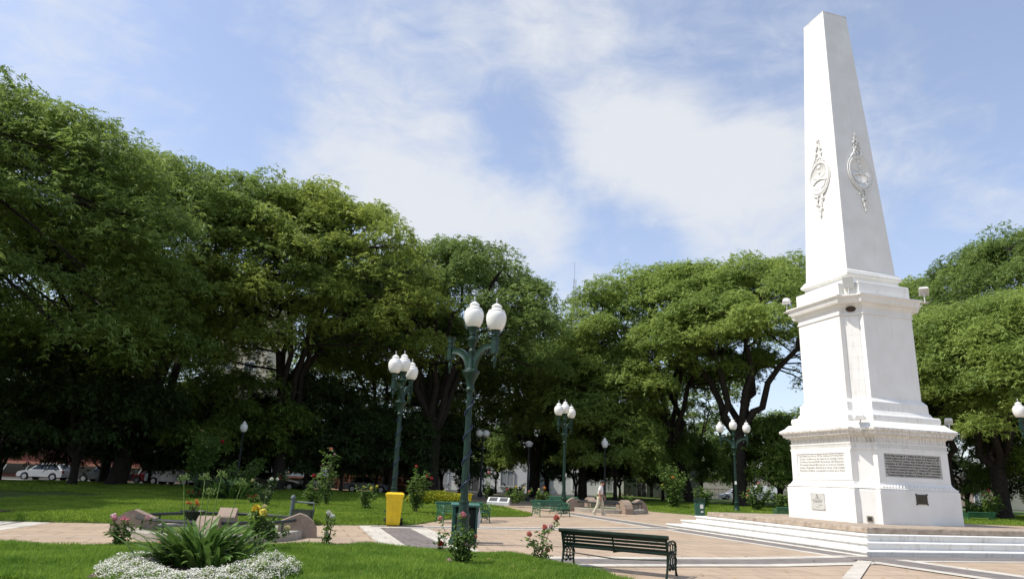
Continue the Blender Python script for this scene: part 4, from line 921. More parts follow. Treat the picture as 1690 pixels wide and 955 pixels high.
D('small street tree before the white arched wall', -1.0, 84.0, 214, 7.5, 2.3, 2.6, LEAF_G, ns=9000, nc=34, tr=.12)
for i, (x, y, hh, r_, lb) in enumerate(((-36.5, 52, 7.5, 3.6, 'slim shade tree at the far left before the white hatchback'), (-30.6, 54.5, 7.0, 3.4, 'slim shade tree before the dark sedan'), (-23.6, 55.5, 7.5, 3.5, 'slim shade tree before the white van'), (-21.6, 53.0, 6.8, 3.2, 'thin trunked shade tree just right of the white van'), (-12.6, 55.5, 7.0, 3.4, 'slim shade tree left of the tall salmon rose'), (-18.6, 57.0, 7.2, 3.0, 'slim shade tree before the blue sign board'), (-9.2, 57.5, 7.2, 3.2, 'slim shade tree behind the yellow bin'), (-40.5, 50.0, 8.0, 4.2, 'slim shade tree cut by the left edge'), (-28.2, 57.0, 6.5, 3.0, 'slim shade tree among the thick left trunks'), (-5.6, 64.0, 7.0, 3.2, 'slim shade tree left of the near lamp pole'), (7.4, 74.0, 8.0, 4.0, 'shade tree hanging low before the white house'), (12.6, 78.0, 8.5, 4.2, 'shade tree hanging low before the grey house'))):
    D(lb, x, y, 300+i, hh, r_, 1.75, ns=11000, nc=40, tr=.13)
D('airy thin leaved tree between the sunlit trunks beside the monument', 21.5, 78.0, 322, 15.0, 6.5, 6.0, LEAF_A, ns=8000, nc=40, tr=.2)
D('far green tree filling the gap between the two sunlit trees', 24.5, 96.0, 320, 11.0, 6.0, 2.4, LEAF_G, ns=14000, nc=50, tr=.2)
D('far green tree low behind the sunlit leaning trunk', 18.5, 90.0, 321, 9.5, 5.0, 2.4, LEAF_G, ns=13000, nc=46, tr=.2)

# ------------------------------------------------------------------ flowers and shrubs
ROSEL = leafmat('rose_leaf', (0.16, 0.25, 0.05), (0.065, 0.12, 0.028), 0.3, 3.0)
ROSED = leafmat('shrub_leaf', (0.075, 0.13, 0.045), (0.035, 0.065, 0.025), 0.2, 2.0)
STEMM = mat('green_brown_stem', (0.10, 0.115, 0.04), .7, .2, 8)
FC = {n: mat('petal_'+n, c, .6, .16, 30) for n, c in dict(pink=(.72, .26, .31), coral=(.72, .27, .21), pale=(.78, .50, .50), red=(.42, .02, .03), yellow=(.80, .62, .08), white=(.78, .77, .68), orange=(.75, .30, .08), cream=(.78, .70, .36)).items()}
FLM = {}
def flower_mesh(col):
    if col in FLM: return FLM[col]
    b = MB(); rg = random.Random(7)
    for ring, (n, r, h, tl) in enumerate(((7, .050, .0, .35), (6, .038, .012, .75), (5, .024, .02, 1.1), (3, .010, .026, 1.4))):
        for i in range(n):
            a = 2*math.pi*(i+ring*.5)/n+rg.uniform(-.15, .15); C, S = math.cos(a), math.sin(a); w_ = .030-.004*ring
            pts = [(r*.1, 0, h-.02), (r*.7, -w_, h-.005), (r*.7, w_, h-.005), (r*1.05, -w_*.8, h+.02+.02*tl), (r*1.05, w_*.8, h+.02+.02*tl), (r*1.1, 0, h+.034*tl)]
            b.add([(x*C-y*S, x*S+y*C, z) for x, y, z in pts], [(0, 1, 3, 4, 2), (3, 5, 4)])
    o = b.build('flower', FC[col], None, 60); me = o.data; bpy.data.objects.remove(o); FLM[col] = me; return me
def rose(name, label, cat, loc, h, spread, nst, nleaf, flowers, seed, leaf=None, lsize=.055, group='rose bushes of the plaza', leaf_lo=.15, bare=.0, fs=1.0):
    """flowers: list of (dx, dy, z, colour, size); stems reach for them and for random tops"""
    rg = np.random.default_rng(seed); t = thing(name, label, cat, loc, 0, group); st = MB(); LPs = []
    tops = [(f[0], f[1], f[2]) for f in flowers]
    while len(tops) < nst:
        a = rg.uniform(0, 6.28); q = spread*math.sqrt(rg.uniform(.05, 1)); tops.append((q*math.cos(a), q*math.sin(a), h*rg.uniform(.55, 1)))
    for x, y, z in tops:
        b0 = Vector((rg.normal(0, .04), rg.normal(0, .04), 0)); e = Vector((x, y, z-.02)); m = b0.lerp(e, .5)+Vector((rg.normal(0, .05), rg.normal(0, .05), .04))
        P = [b0, b0.lerp(m, .5)+Vector((x*.08, y*.08, 0)), m, m.lerp(e, .55), e]; st.tube(P, [.011, .010, .008, .006, .004] if h > .7 else [.009, .008, .006, .005, .003], 5)
        for s in np.linspace(max(leaf_lo, bare), 1, 14):
            i = min(3, int(s*4)); f = s*4-i; LPs.append(tuple(P[i].lerp(P[i+1], f)))
    st.build('stems', STEMM, t, 60)
    LPs = np.array(LPs); idx = rg.integers(0, len(LPs), nleaf); P = LPs[idx]+rg.normal(0, .045*max(1, h), (nleaf, 3)); P[:, 2] = np.maximum(P[:, 2], .03)
    V = sprays(P, rg.uniform(0, 6.28, nleaf), lsize*1.4, rg, 3, .55, (-.4, .6)); npmesh('foliage', V, np.arange(len(V)).reshape(-1, 4), leaf or ROSEL, t)
    for x, y, z, c, s in flowers:
        o = link('flower', flower_mesh(c), t); o.location = (x, y, z); o.scale = (s*fs*(.66 if h > .85 else .72),)*3; o.rotation_euler = (rg.uniform(-.5, .9), rg.uniform(-.5, .5), rg.uniform(0, 6))
    return t
rose('rose_bush', 'rose bush with three pink blooms in the left foreground', 'rose bush', (-7.08, 13.6, .05), .46, .3, 10, 230, [(-.22, .05, .54, 'pale', 1.7), (.02, 0, .50, 'pink', 1.6), (.42, .1, .54, 'pale', 1.6), (-.14, -.05, .52, 'pink', 1.3), (.10, -.05, .49, 'pink', 1.2)], 11)
rose('rose_bush', 'tall rose with yellow blooms beside the strap leaved clump', 'rose bush', (-4.55, 13.7, .05), .74, .34, 12, 460, [(-.10, -.05, .78, 'yellow', 2.1), (.04, -.1, .71, 'yellow', 2.2), (.50, 0, .46, 'cream', 1.5), (.02, .05, .83, 'cream', 1.2)], 12, bare=.5)
rose('rose_bush', 'thin rose with white blooms beside the left planter', 'rose bush', (-3.72, 15.4, .05), .72, .16, 7, 130, [(.02, 0, .66, 'white', 1.5), (.12, -.05, .60, 'white', 1.6), (.02, .0, .24, 'white', 1.5), (.0, .03, .70, 'white', 1.0)], 13)
rose('rose_bush', 'leafy rose with one pink bloom before the cable wound lamp', 'rose bush', (-.72, 13.0, .05), .78, .22, 13, 520, [(.0, 0, .84, 'pink', 1.7), (.24, 0, .50, 'coral', 1.0), (.1, -.1, .36, 'pale', 1.6), (-.20, -.1, .08, 'pale', 1.3)], 14)
rose('rose_bush', 'spindly reddish rose with one coral bloom at the left of the near lamp', 'rose bush', (-1.30, 15.2, .05), .60, .12, 5, 60, [(.0, 0, .66, 'coral', 1.5), (.03, 0, .16, 'red', 1.6)], 15)
rose('rose_bush', 'open rose with five coral pink blooms beside the front bench', 'rose bush', (.72, 14.3, .05), .66, .30, 9, 170, [(-.20, 0, .48, 'coral', 1.5), (.12, 0, .62, 'coral', 1.5), (.34, 0, .80, 'coral', 1.7), (.22, -.05, .64, 'pale', 1.2), (.17, 0, .20, 'coral', 1.4)], 16)
SH = (
 ('rose_bush', 'tall rose with a single red bloom before the single lamp post', (-16.4, 38.5, .2), 3.4, 1.0, 14, 900, [(.95, 0, 2.75, 'red', 3.2), (-.2, 0, 3.3, 'coral', 1.5)], 21, .11, .45),
 ('rose_bush', 'tall thin rose topped by a salmon bloom left of the yellow bin', (-7.5, 30.5, .2), 2.2, .5, 10, 420, [(.0, 0, 2.32, 'coral', 2.4), (.16, 0, 2.12, 'pale', 1.6)], 22, .09, .2),
 ('rose_bush', 'rose with dark red bloom on the lawn left of the salmon rose', (-7.6, 29.0, .2), 1.05, .45, 9, 260, [(-.15, 0, 1.2, 'red', 2.2)], 23, .085, .2),
 ('rose_bush', 'rose with pale cream blooms beside the grey litter basket', (-9.2, 28.0, .2), .9, .6, 8, 180, [(-.6, 0, .95, 'cream', 1.9), (.1, 0, 1.0, 'white', 2.4), (.35, 0, 1.02, 'white', 1.8)], 24, .08, .2),
 ('rose_bush', 'rose with small yellow blooms left of the yellow bin', (-5.6, 29.2, .2), 1.05, .5, 9, 240, [(.2, 0, .80, 'yellow', 1.9), (.42, 0, .88, 'yellow', 1.7), (-.1, 0, .86, 'yellow', 1.2)], 25, .085, .2),
 ('rose_bush', 'rose with crimson blooms behind the yellow bin', (-3.5, 28.4, .2), 1.55, .5, 11, 420, [(-.05, 0, 1.72, 'red', 1.9), (.42, 0, 1.35, 'red', 1.8), (.60, .1, 1.28, 'red', 2.0)], 26, .09, .2),
 ('rose_bush', 'grey leaved rose bush in the dappled shade at left', (-14.2, 33.6, .2), 1.2, .5, 12, 360, [], 27, .09, .1),
 ('rose_bush', 'small grey leaved rose at the shade line, right of its twin', (-12.6, 32.6, .2), .9, .35, 9, 220, [], 28, .085, .1),
 ('rose_bush', 'large loose rose bush before the white van', (-13.3, 36.0, .2), 1.9, 1.15, 22, 1200, [(2.0, 0, 1.0, 'red', 2.2), (2.4, 0, 1.3, 'coral', 1.6)], 29, .10, .1),
 ('rose_bush', 'flowering rose with white and pink bloom beside the low white slab', (2.2, 39.2, .2), .9, .45, 10, 320, [(0, 0, .98, 'orange', 2.6), (-.3, 0, .9, 'cream', 2.0), (-.1, .1, .7, 'pale', 2.2)], 30, .085, .2),
 ('rose_bush', 'bed rose of pink and yellow blooms behind the low white slab', (.8, 43.5, .2), .9, .9, 12, 380, [(-.6, 0, .8, 'pink', 2.4), (-.1, 0, .95, 'yellow', 2.4), (.4, 0, .9, 'cream', 2.8), (.7, 0, .7, 'coral', 2.4)], 31, .09, .2),
 ('rose_bush', 'thin rose with a red bloom before the white arched wall', (-1.0, 42.0, .2), 1.7, .25, 5, 60, [(.05, 0, 1.72, 'pink', 2.6)], 32, .08, .3),
 ('rose_bush', 'tall rose bush with orange blooms alone on the right lawn', (11.6, 49.0, .2), 3.0, 1.15, 24, 1300, [(-.05, 0, 1.9, 'orange', 3.4), (.05, 0, .95, 'coral', 3.4), (-.8, 0, 1.4, 'yellow', 2.4), (.3, 0, 1.5, 'coral', 2.2)], 33, .12, .1),
 ('rose_bush', 'rose bush with pink blooms right of the lamp behind the steps', (17.6, 50.0, .2), 1.9, 1.1, 20, 900, [(-.5, 0, 1.2, 'red', 3.0), (.2, 0, 1.75, 'pink', 3.0), (-.6, 0, .9, 'coral', 2.6)], 34, .11, .1),
 ('rose_bush', 'low leafy shrub right of the lamp behind the steps', (19.0, 49.0, .2), 1.3, 1.0, 16, 900, [], 35, .12, .1),
 ('rose_bush', 'rose bush with salmon blooms close to the monument foot', (20.6, 50.0, .2), 1.6, .9, 16, 650, [(-.3, 0, 1.35, 'coral', 3.0), (.1, 0, 1.45, 'coral', 2.6), (.3, 0, 1.1, 'pink', 2.8)], 36, .11, .1),
 ('rose_bush', 'round green rose shrub left of the lamp behind the steps', (14.4, 52.0, .2), 1.5, .8, 14, 600, [], 37, .11, .1),
 ('rose_bush', 'rose bush with red blooms right of the monument', (34.2, 50.5, .2), 2.3, .8, 16, 700, [(.1, 0, 1.9, 'red', 2.6), (-.3, 0, 1.6, 'coral', 2.0)], 38, .11, .1),
 ('rose_bush', 'wide low shrub bed right of the monument', (34.8, 52.0, .2), 1.3, 1.6, 22, 1300, [], 39, .12, .1),
 ('rose_bush', 'coral rose bush near the right edge of the picture', (37.6, 50.5, .2), 1.9, .9, 18, 850, [(-.3, 0, 1.85, 'red', 3.0), (.1, 0, 1.8, 'red', 2.6), (-.3, 0, .8, 'pink', 2.8)], 40, .11, .1),
)
SH += (  # shrubs added in place of unclear dark figures by the far lamps
 ('dark_shrub_stand_in', 'upright dark shrub standing in for an unclear figure before the arched opening of the white building', (-3.6, 62.0, .1), 2.2, .8, 16, 800, [], 41, .13, .05),
 ('dark_shrub_stand_in', 'low dark shrub standing in for an unclear dark shape at the foot of the twin globe lamp post', (-1.2, 59.5, .1), 1.0, .9, 14, 520, [], 42, .13, .05),
 ('dark_shrub_stand_in', 'low dark shrub standing in for unclear seated people behind the bed roses near the white slab', (.9, 57.0, .1), 1.2, 1.0, 14, 560, [], 43, .13, .05),
)
for nm, lb, loc, h, spd, ns_, nl, fl, sd, ls, lo in SH: rose(nm, lb, 'shrub' if 'dark' in nm else 'rose bush', loc, h, spd, ns_, nl, fl, sd, LEAF_D if 'dark' in nm else ROSED if 'grey' in lb else ROSEL, ls, leaf_lo=lo, group='shrubs standing in for unclear dark figures' if 'dark' in nm else 'rose bushes of the plaza')
# agapanthus clumps
STRAP = leafmat('strap_leaf', (0.15, 0.25, 0.055), (0.06, 0.125, 0.026), 0.25, 2.5, .42)
def strap_clump(label, loc, n, ln, seed, stalks, group='strap leaved clumps'):
    rg = np.random.default_rng(seed); t = thing('strap_leaf_clump', label, 'plant', loc, 0, group); V = []; F = []
    for i in range(n):
        a = rg.uniform(0, 6.28); r0 = abs(rg.normal(0, .20))*ln/.85; L = ln*rg.uniform(.65, 1.15); up = rg.uniform(.62, 1.40); w_ = .038*rg.uniform(.8, 1.25)*ln/.75
        x0, y0 = r0*math.cos(a+rg.normal(0, .5)), r0*math.sin(a+rg.normal(0, .5)); x = np.array([x0*1.3, y0, 0]); d = up; S = 8; base = len(V)
        for s in range(S+1):
            ww = w_*(math.sin(math.pi*min(1, .12+.88*s/S))**.6+.02) if s < S else .001
            sd = np.array([-math.sin(a), math.cos(a), 0])*ww; V += [x-sd, x+np.array([0, 0, -.008]), x+sd]
            if s < S:
                x = x+np.array([math.cos(a)*math.cos(d), math.sin(a)*math.cos(d), math.sin(d)])*L/S; d -= rg.uniform(.07, .24)*(.5+.9*s/S)
                b = base+3*s; F += [(b, b+1, b+4, b+3), (b+1, b+2, b+5, b+4)]
    npmesh('leaves', np.array(V), np.array(F), STRAP, t)
    for x, y, z in stalks:
        b = MB(); b.tube([(x*.4, y*.4, .1), (x*.75, y*.75, z*.55), (x, y, z)], [.010, .008, .006], 6)
        for k in range(34):
            q = rg.uniform(0, 6.28); e = rg.uniform(-.2, 1.35); rr = rg.uniform(.06, .115); p = (x+rr*math.cos(q)*math.cos(e), y+rr*math.sin(q)*math.cos(e), z+rr*math.sin(e)*.9)
            b.tube([(x, y, z), p], [.0025, .002], 3); b.ball(p, .010, 5, 3, (1, 1, 1.6))
        b.build('flower_stalk', mat('seed_head', (.15, .23, .045), .7, .2, 20), t, 60)
    return t
strap_clump('big clump of arching strap leaves with seed heads in the left foreground', (-4.60, 11.2, .05), 320, .86, 5, [(-.62, .5, 1.30), (-.28, .5, 1.33), (.02, .4, 1.38), (.33, .5, 1.28), (-.05, .2, 1.12)])
strap_clump('dark strap leaved clump on the lawn behind the left planter', (-12.6, 33.0, .2), 150, 1.25, 6, [])
# white alyssum edging: a mass nobody could count
rg = np.random.default_rng(9)
def alyssum(name, arc, n, seed, label):
    rg = np.random.default_rng(seed); V = []; F = []; MI = []
    P = []
    for _ in range(n):
        s = rg.uniform(0, len(arc)-1.001); i = int(s); f = s-i; x = arc[i][0]*(1-f)+arc[i+1][0]*f; y = arc[i][1]*(1-f)+arc[i+1][1]*f; w_ = arc[i][2]*(1-f)+arc[i+1][2]*f; hh = arc[i][3]*(1-f)+arc[i+1][3]*f
        a = rg.uniform(0, 6.28); q = math.sqrt(rg.uniform()); px, py = x+w_*q*math.cos(a), y+w_*q*math.sin(a); bumps = .75+.25*math.sin(px*11)*math.sin(py*13)
        P.append((px, py, .06+hh*math.sqrt(max(0, 1-q*q*.9))*bumps*rg.uniform(.75, 1.08), rg.uniform() < .44))
    for x, y, z, wh in P:
        b = len(V)
        if wh:
            for k in range(3):
                o = rg.normal(0, .012, 3); a = rg.uniform(0, 6.28); s = rg.uniform(.005, .0095); b = len(V); tx, ty = rg.uniform(-.6, .6, 2)
                for c, d in ((1, 0), (0, 1), (-1, 0), (0, -1)):
                    u, v = s*(c*math.cos(a)-d*math.sin(a)), s*(c*math.sin(a)+d*math.cos(a)); V.append((x+o[0]+u, y+o[1]+v, z+.02+o[2]*.5+u*tx+v*ty))
                F.append((b, b+1, b+2, b+3)); MI.append(0)
        else:
            a = rg.uniform(0, 6.28); s = rg.uniform(.025, .045); C, S = math.cos(a), math.sin(a)
            V += [(x, y, z-.04), (x+s*C*.5-s*.25*S, y+s*S*.5+s*.25*C, z-.02), (x+s*C, y+s*S, z), (x+s*C*.5+s*.25*S, y+s*S*.5-s*.25*C, z-.02)]; F.append((b, b+1, b+2, b+3)); MI.append(1)
    o = npmesh(name, V, F, [FC['white'], BLADE], None, MI); return tag(o, label, 'flowers', kind='stuff')
alyssum('white_flower_border', [(-5.35, 11.85, 0.28, 0.18), (-5.45, 11.3, 0.36, 0.24), (-5.35, 10.6, 0.42, 0.28), (-5.0, 10.1, 0.46, 0.24), (-4.55, 9.75, 0.46, 0.2), (-4.05, 9.7, 0.46, 0.2), (-3.6, 9.95, 0.46, 0.26), (-3.35, 10.5, 0.44, 0.34), (-3.35, 11.0, 0.4, 0.36)], 42000, 3, 'low border of tiny white flowers round the strap leaved clump')
sheet('flower_bed_soil', [(-5.6, 11.7), (-5.6, 10.4), (-5.4, 9.7), (-3.9, 9.5), (-3.0, 10.3), (-3.2, 11.3), (-4.4, 11.9), (-5.5, 11.9)], .128, SOIL)
alyssum('white_flower_border', [(-13.0, 31.0, .5, .22), (-12.0, 30.6, .5, .25), (-11.0, 31.2, .4, .2)], 1500, 4, 'small patch of white flowers behind the left planter')
def flower_patch(name, label, loc, r, h, cols, n, seed, group='low flower clumps', nl=160):
    fl = []; q = random.Random(seed)
    for i in range(n): a = q.uniform(0, 6.28); s = r*math.sqrt(q.random()); fl.append((s*math.cos(a), s*math.sin(a), h*q.uniform(.7, 1.05), q.choice(cols), q.uniform(1.0, 1.8)))
    return rose(name, label, 'flowers', loc, h, r, n+6, nl, fl, seed, group=group, lsize=.06, fs=.62)
flower_patch('flower_clump', 'small red flowers beside the white border at the clump foot', (-5.35, 11.8, .1), .16, .30, ['red', 'coral'], 9, 51)
flower_patch('flower_clump', 'dark red flowers on the lawn behind the yellow rose', (-10.3, 29.8, .2), .3, .35, ['red'], 9, 52)
flower_patch('flower_clump', 'dark red flowers left of the far strap leaves', (-13.7, 32.0, .2), .3, .35, ['red'], 7, 53)
flower_patch('flower_clump', 'brown red blooms growing at the garden urn', (-7.2, 16.9, .52), .20, .26, ['orange'], 5, 54, nl=14)
flower_patch('flower_clump', 'red flowers and pale leaves inside the sunlit planter', (7.2, 42.1, .2), .45, .95, ['red', 'cream'], 9, 55)
# bright yellow low hedge behind the middle bench
t = thing('golden_shrub', 'low golden yellow shrub bed behind the middle bench', 'shrub', (-3.5, 38.0, .2))
rg = np.random.default_rng(77); n = 3800; a = rg.uniform(0, 6.28, n); q = np.sqrt(rg.uniform(0, 1, n)); P = np.stack([1.6*q*np.cos(a), 1.0*q*np.sin(a), .62*np.sqrt(1-q**2*.85)*rg.uniform(.3, 1.05, n)], 1)
V = sprays(P, a, .13, rg, 3, .5, (-.9, .3)); npmesh('foliage', V, np.arange(len(V)).reshape(-1, 4), leafmat('golden_leaf', (.42, .40, .03), (.16, .24, .03), .3, 1.5), t)
b = MB()
for i in range(26):
    x = -1.4+2.8*i/25; b.tube([(x, 0, -.1), (x*1.02, .1*math.sin(i), .4)], .012, 4)
b.build('stems', STEMM, t)
t = thing('yellow_crate', 'yellow plastic crate among the golden shrubs', 'crate', (-2.35, 41.0, .2), R(10)); t.scale = (.8, .8, .75)
b = MB(); b.rings([[(-x, -y, z), (x, -y, z), (x, y, z), (-x, y, z)] for x, y, z in ((.55, .4, 0), (.62, .46, .60), (.68, .5, .62), (.68, .5, .70), (.60, .42, .70), (.55, .38, .3))]); b.build('body', YEL, t)
# fallen leaves on lawn and paving
rg = np.random.default_rng(31); n = 420; X = rg.uniform(-12, 14, n); Y = rg.uniform(10.5, 30, n); k = np.hypot(X-CX, Y-CY) > 8.5; X, Y = X[k], Y[k]; n = len(X)
Z = np.where(inside(NEAR, X, Y), .16, np.where(inside(FARL, X, Y), .30, .030)); a = rg.uniform(0, 6.28, n); L = rg.uniform(.03, .07, n); V = np.empty((n, 4, 3))
for i, (c, d) in enumerate(((-1, 0), (0, -.45), (1, 0), (0, .45))): V[:, i] = np.stack([X+L*(c*np.cos(a)-d*np.sin(a)), Y+L*(c*np.sin(a)+d*np.cos(a)), Z+rg.uniform(0, .012, n)], 1)
tag(npmesh('fallen_leaves', V.reshape(-1, 3), np.arange(4*n).reshape(-1, 4), mat('dry_leaf', (.34, .22, .07), .8, .3, 3, c2=(.12, .08, .04))), 'dry fallen leaves scattered over lawn and paving', 'leaves', kind='stuff')
# ------------------------------------------------------------------ buildings round the square
PW = mat('pale_plaster', (.76, .75, .72), .85, .07, 1.2, .15, 12); PB = mat('beige_plaster', (.56, .50, .37), .85, .08, 1.2); PK = mat('pink_plaster', (.52, .36, .29), .85, .1, 1.5)
PR = mat('dark_red_brick', (.17, .055, .04), .85, .2, 6); PS = mat('salmon_trim', (.55, .24, .16), .7, .1, 4); PC = mat('cream_plaster', (.66, .60, .42), .85, .06, 1); PG = mat('grey_plaster', (.36, .36, .35), .85, .1, 2)
PD = mat('shop_dark_brown', (.09, .055, .04), .8, .2, 3); FRW = mat('white_frame', (.62, .62, .60), .6, .05); BLU = mat('pale_blue_panel', (.50, .60, .74), .6, .08, 2)  # PD is the plain dark brown of shop walls and fronts
def bld(name, label, x0, x1, y, dep, h, m, wins=(), roofm=None, rz=0.0, parapet=.25, cornice=None):
    t = thing(name, label, 'building', ((x0+x1)/2, y, 0), rz); w_ = x1-x0
    b = MB(); b.box((0, dep/2, h/2), (w_, dep, h)); b.build('wall', m, t)
    b = MB(); b.box((0, dep/2, h+parapet/2), (w_+.3, dep+.3, parapet)); b.build('parapet', cornice or m, t)
    for (cx, cz, ww, hh, kind) in wins:
        if kind == 'arch':
            n = 14; P = [(-ww/2, -hh/2), (ww/2, -hh/2)]+[(ww/2*math.cos(math.pi*i/n), hh/2-ww/2+ww/2*math.sin(math.pi*i/n)) for i in range(n+1)]
            b = MB(); vs = [(cx+x, -.03, cz+z) for x, z in P]; b.add(vs+[(x, .05, z) for x, _, z in vs], [tuple(range(len(P)))]+[(i, (i+1) % len(P), len(P)+(i+1) % len(P), len(P)+i) for i in range(len(P))])
            o = b.build('arched_opening', mat('shaded_opening', (.10, .10, .095), .7, .2, 2), t)
            f = MB(); Q = P[2:]; f.tube([(cx+x*1.10, -.06, cz+z*1.03) for x, z in [(ww/2, -hh/2)]+Q+[(-ww/2, -hh/2)]], .11, 6); f.box((cx, -.05, cz-.1), (.07, .05, hh*.8)); f.box((cx, -.05, cz+.35), (ww, .05, .09)); f.build('frame', FRW, o)
        elif kind == 'sign':
            b = MB(); b.box((cx, -.08, cz), (ww, .12, hh)); b.build('sign_board', BLU, t)
        elif kind == 'rail':
            b = MB()
            for k in range(3): b.box((cx, -.10, cz+hh*(k/2-.5)), (ww, .05, .06))
            for k in range(int(ww/.9)+1): b.box((cx-ww/2+k*.9, -.10, cz), (.06, .05, hh))
            b.build('railing', PS, t)
        elif kind == 'trim':
            b = MB(); b.box((cx, -.07, cz), (ww, .14, hh)); b.build('trim_band', PS, t)
        elif kind == 'dark':
            b = MB(); b.box((cx, -.05, cz), (ww, .1, hh)); b.build('shop_front', PD, t)
        elif kind == 'shop':
            b = MB(); b.box((cx, -.03, cz), (ww, .06, hh)); o = b.build('window', GLASSD, t)
            f = MB(); n = int(ww/2.2)
            for k in range(n+1): f.box((cx-ww/2+ww*k/n, -.09, cz), (.10, .06, hh), rot=Euler((0, R(28), 0)))
            f.build('mullion', FRW, o)
        else:
            b = MB(); b.box((cx, -.03, cz), (ww, .06, hh)); o = b.build('door' if kind == 'door' else 'window', GLASSD if kind != 'shut' else mat('grey_shutter', (.33, .34, .34), .7, .1), t)
            f = MB()
            for sx in (-1, 1): f.box((cx+sx*(ww/2+.05), -.06, cz), (.1, .12, hh+.2))
            f.box((cx, -.06, cz+hh/2+.05), (ww, .12, .1)); f.box((cx, -.08, cz-hh/2-.05), (ww+.3, .18, .1)); f.box((cx, -.07, cz), (.06, .05, hh)); f.build('frame', FRW, o)
    return t
bld('shop_building', 'dark red brick shop with low slanted glazing behind the parked cars at far left', -70, -36.4, 73, 10, 6.5, PR, [(0, .80, 32, .95, 'shop'), (0, 1.42, 33, .26, 'trim'), (-6, 4.2, 2, 1.6, 'w'), (4, 4.2, 2, 1.6, 'w'), (11, 4.2, 2, 1.6, 'w')])
bld('stone_building', 'pinkish stone fronted building behind the white van', -36.2, -29.2, 73.3, 10, 6.0, PK, [(-1.4, 3.0, 3.4, 1.2, 'dark'), (2.0, 1.5, 1.6, 1.3, 'w')])
bld('brown_building', 'brown shop with thin railings right of the white van', -29.0, -24.3, 73, 10, 7, PD, [(0, 1.6, 4.4, 1.5, 'rail'), (0, .45, 4.6, .9, 'trim'), (1, 4.6, 1.5, 1.6, 'w')])
bld('cream_building', 'cream shop with a pale blue sign board and red band', -24.1, -17.2, 73.2, 10, 5.2, PC, [(-.3, 1.55, 6.2, .85, 'sign'), (0, .75, 6.8, .5, 'dark'), (0, 1.02, 6.6, .12, 'trim')])
bld('brown_building', 'dark shop with red railings behind the tall salmon rose', -17.0, -7.2, 73, 10, 6.2, PD, [(0, 1.35, 9.2, 1.3, 'rail'), (0, .52, 9.4, .5, 'dark'), (-2.5, 4, 1.5, 1.5, 'w'), (2.5, 4, 1.5, 1.5, 'w')])
bld('white_building', 'white single storey building with arched openings', -16.5, 3.3, 96, 12, 5.0, PW, [(-5.6, 1.4, 1.4, 2.6, 'w'), (-1.8, 1.6, 1.6, 3.0, 'shut'), (2.2, 1.8, 2.1, 3.6, 'arch'), (7.0, 1.7, 1.7, 1.9, 'shut'), (-8.3, 1.8, 2.0, 3.4, 'arch')], parapet=.5, cornice=PW, rz=R(-6))
bld('white_building', 'long white house with tall shuttered windows right of the arched one', 3.5, 16.0, 96.4, 12, 4.7, PW, [(-4.4, 1.75, 1.6, 2.1, 'shut'), (0.2, 1.75, 1.4, 2.3, 'shut'), (4.1, 1.75, 1.4, 2.3, 'shut')], parapet=.4, cornice=PG, rz=R(-6))
bld('grey_house', 'shaded grey two storey house behind the walking person', 16.2, 27.0, 97, 10, 8.5, PG, [(-1.5, 4.5, 1.2, 1.8, 'w'), (2.6, 4.5, 1.2, 1.8, 'w'), (-3, 1.3, 1.2, 2.4, 'door'), (2.0, 1.6, 2.4, 1.5, 'w')])
t = thing('beige_wall', 'long beige street wall behind the white car at right', 'wall', (45, 121, 0))
b = MB(); b.box((0, .15, 1.9), (44, .3, 3.8)); b.build('wall', PB, t)
b = MB(); b.box((0, .15, 3.9), (44.2, .45, .2)); b.build('coping', PC, t)
b = MB()
for k in range(60): b.tube([(-20+k*.66, -.12, 0), (-20+k*.66, -.12, 1.5)], .025, 4)
b.box((0, -.12, 1.45), (40, .05, .06)); b.build('railing', IRON, t)
bld('pink_house', 'pale pink house glimpsed right of the monument', 66, 84, 119, 10, 5.2, mat('pale_pink', (.62, .47, .35), .85, .06, 1), [(-6, 1.8, 1.4, 2.4, 'shut'), (-1, 1.8, 1.4, 2.4, 'shut'), (4, 1.8, 1.4, 2.4, 'shut')], cornice=PW)
bld('beige_house', 'beige house glimpsed at the right edge beyond the trees', 84.5, 112, 119.5, 10, 5.6, PC, [(-8, 1.8, 1.4, 2.4, 'shut'), (0, 1.8, 1.4, 2.4, 'shut'), (8, 1.8, 1.4, 2.4, 'w')], cornice=PW)
W4 = [(x, z, 1.5, 1.4, 'w') for x in (-2.6, 1.2) for z in (5, 8.2, 11.4, 14.6, 17.8, 21, 24.2)]
bld('apartment_tower', 'tall beige apartment tower seen through the trees at left', -47.5, -39.5, 112, 12, 29.0, PB, W4)
bld('apartment_tower', 'pinkish apartment tower glimpsed high behind the left trunks', -68, -60, 104, 12, 20.0, PK, [(x, z, 1.5, 1.4, 'w') for x in (-2, 2) for z in (5, 8.2, 11.4, 14.6, 17.8)])
bld('apartment_tower', 'grey white apartment block seen through leaves behind the far lamp', 7.5, 18, 132, 12, 25.0, mat('grey_white_plaster', (.50, .50, .50), .85, .08, 1), [(x, z, 1.6, 1.3, 'w') for x in (-3.4, 0, 3.4) for z in (4, 7, 10, 13, 16, 19, 22)])
t = thing('antenna_mast', 'thin lattice antenna mast far above the trees', 'antenna', (14.1, 150, 0))
b = MB(); s = .34
for k in range(3):
    a = 2*math.pi*k/3; b.tube([(s*math.cos(a), s*math.sin(a), 0), (s*math.cos(a), s*math.sin(a), 46)], .05, 4)
for i in range(46):
    for k in range(3):
        a, c = 2*math.pi*k/3, 2*math.pi*(k+1)/3; b.tube([(s*math.cos(a), s*math.sin(a), i), (s*math.cos(c), s*math.sin(c), i+1)], .03, 3)
b.build('lattice', mat('mast_grey', (.30, .32, .35), .6, .1), t)
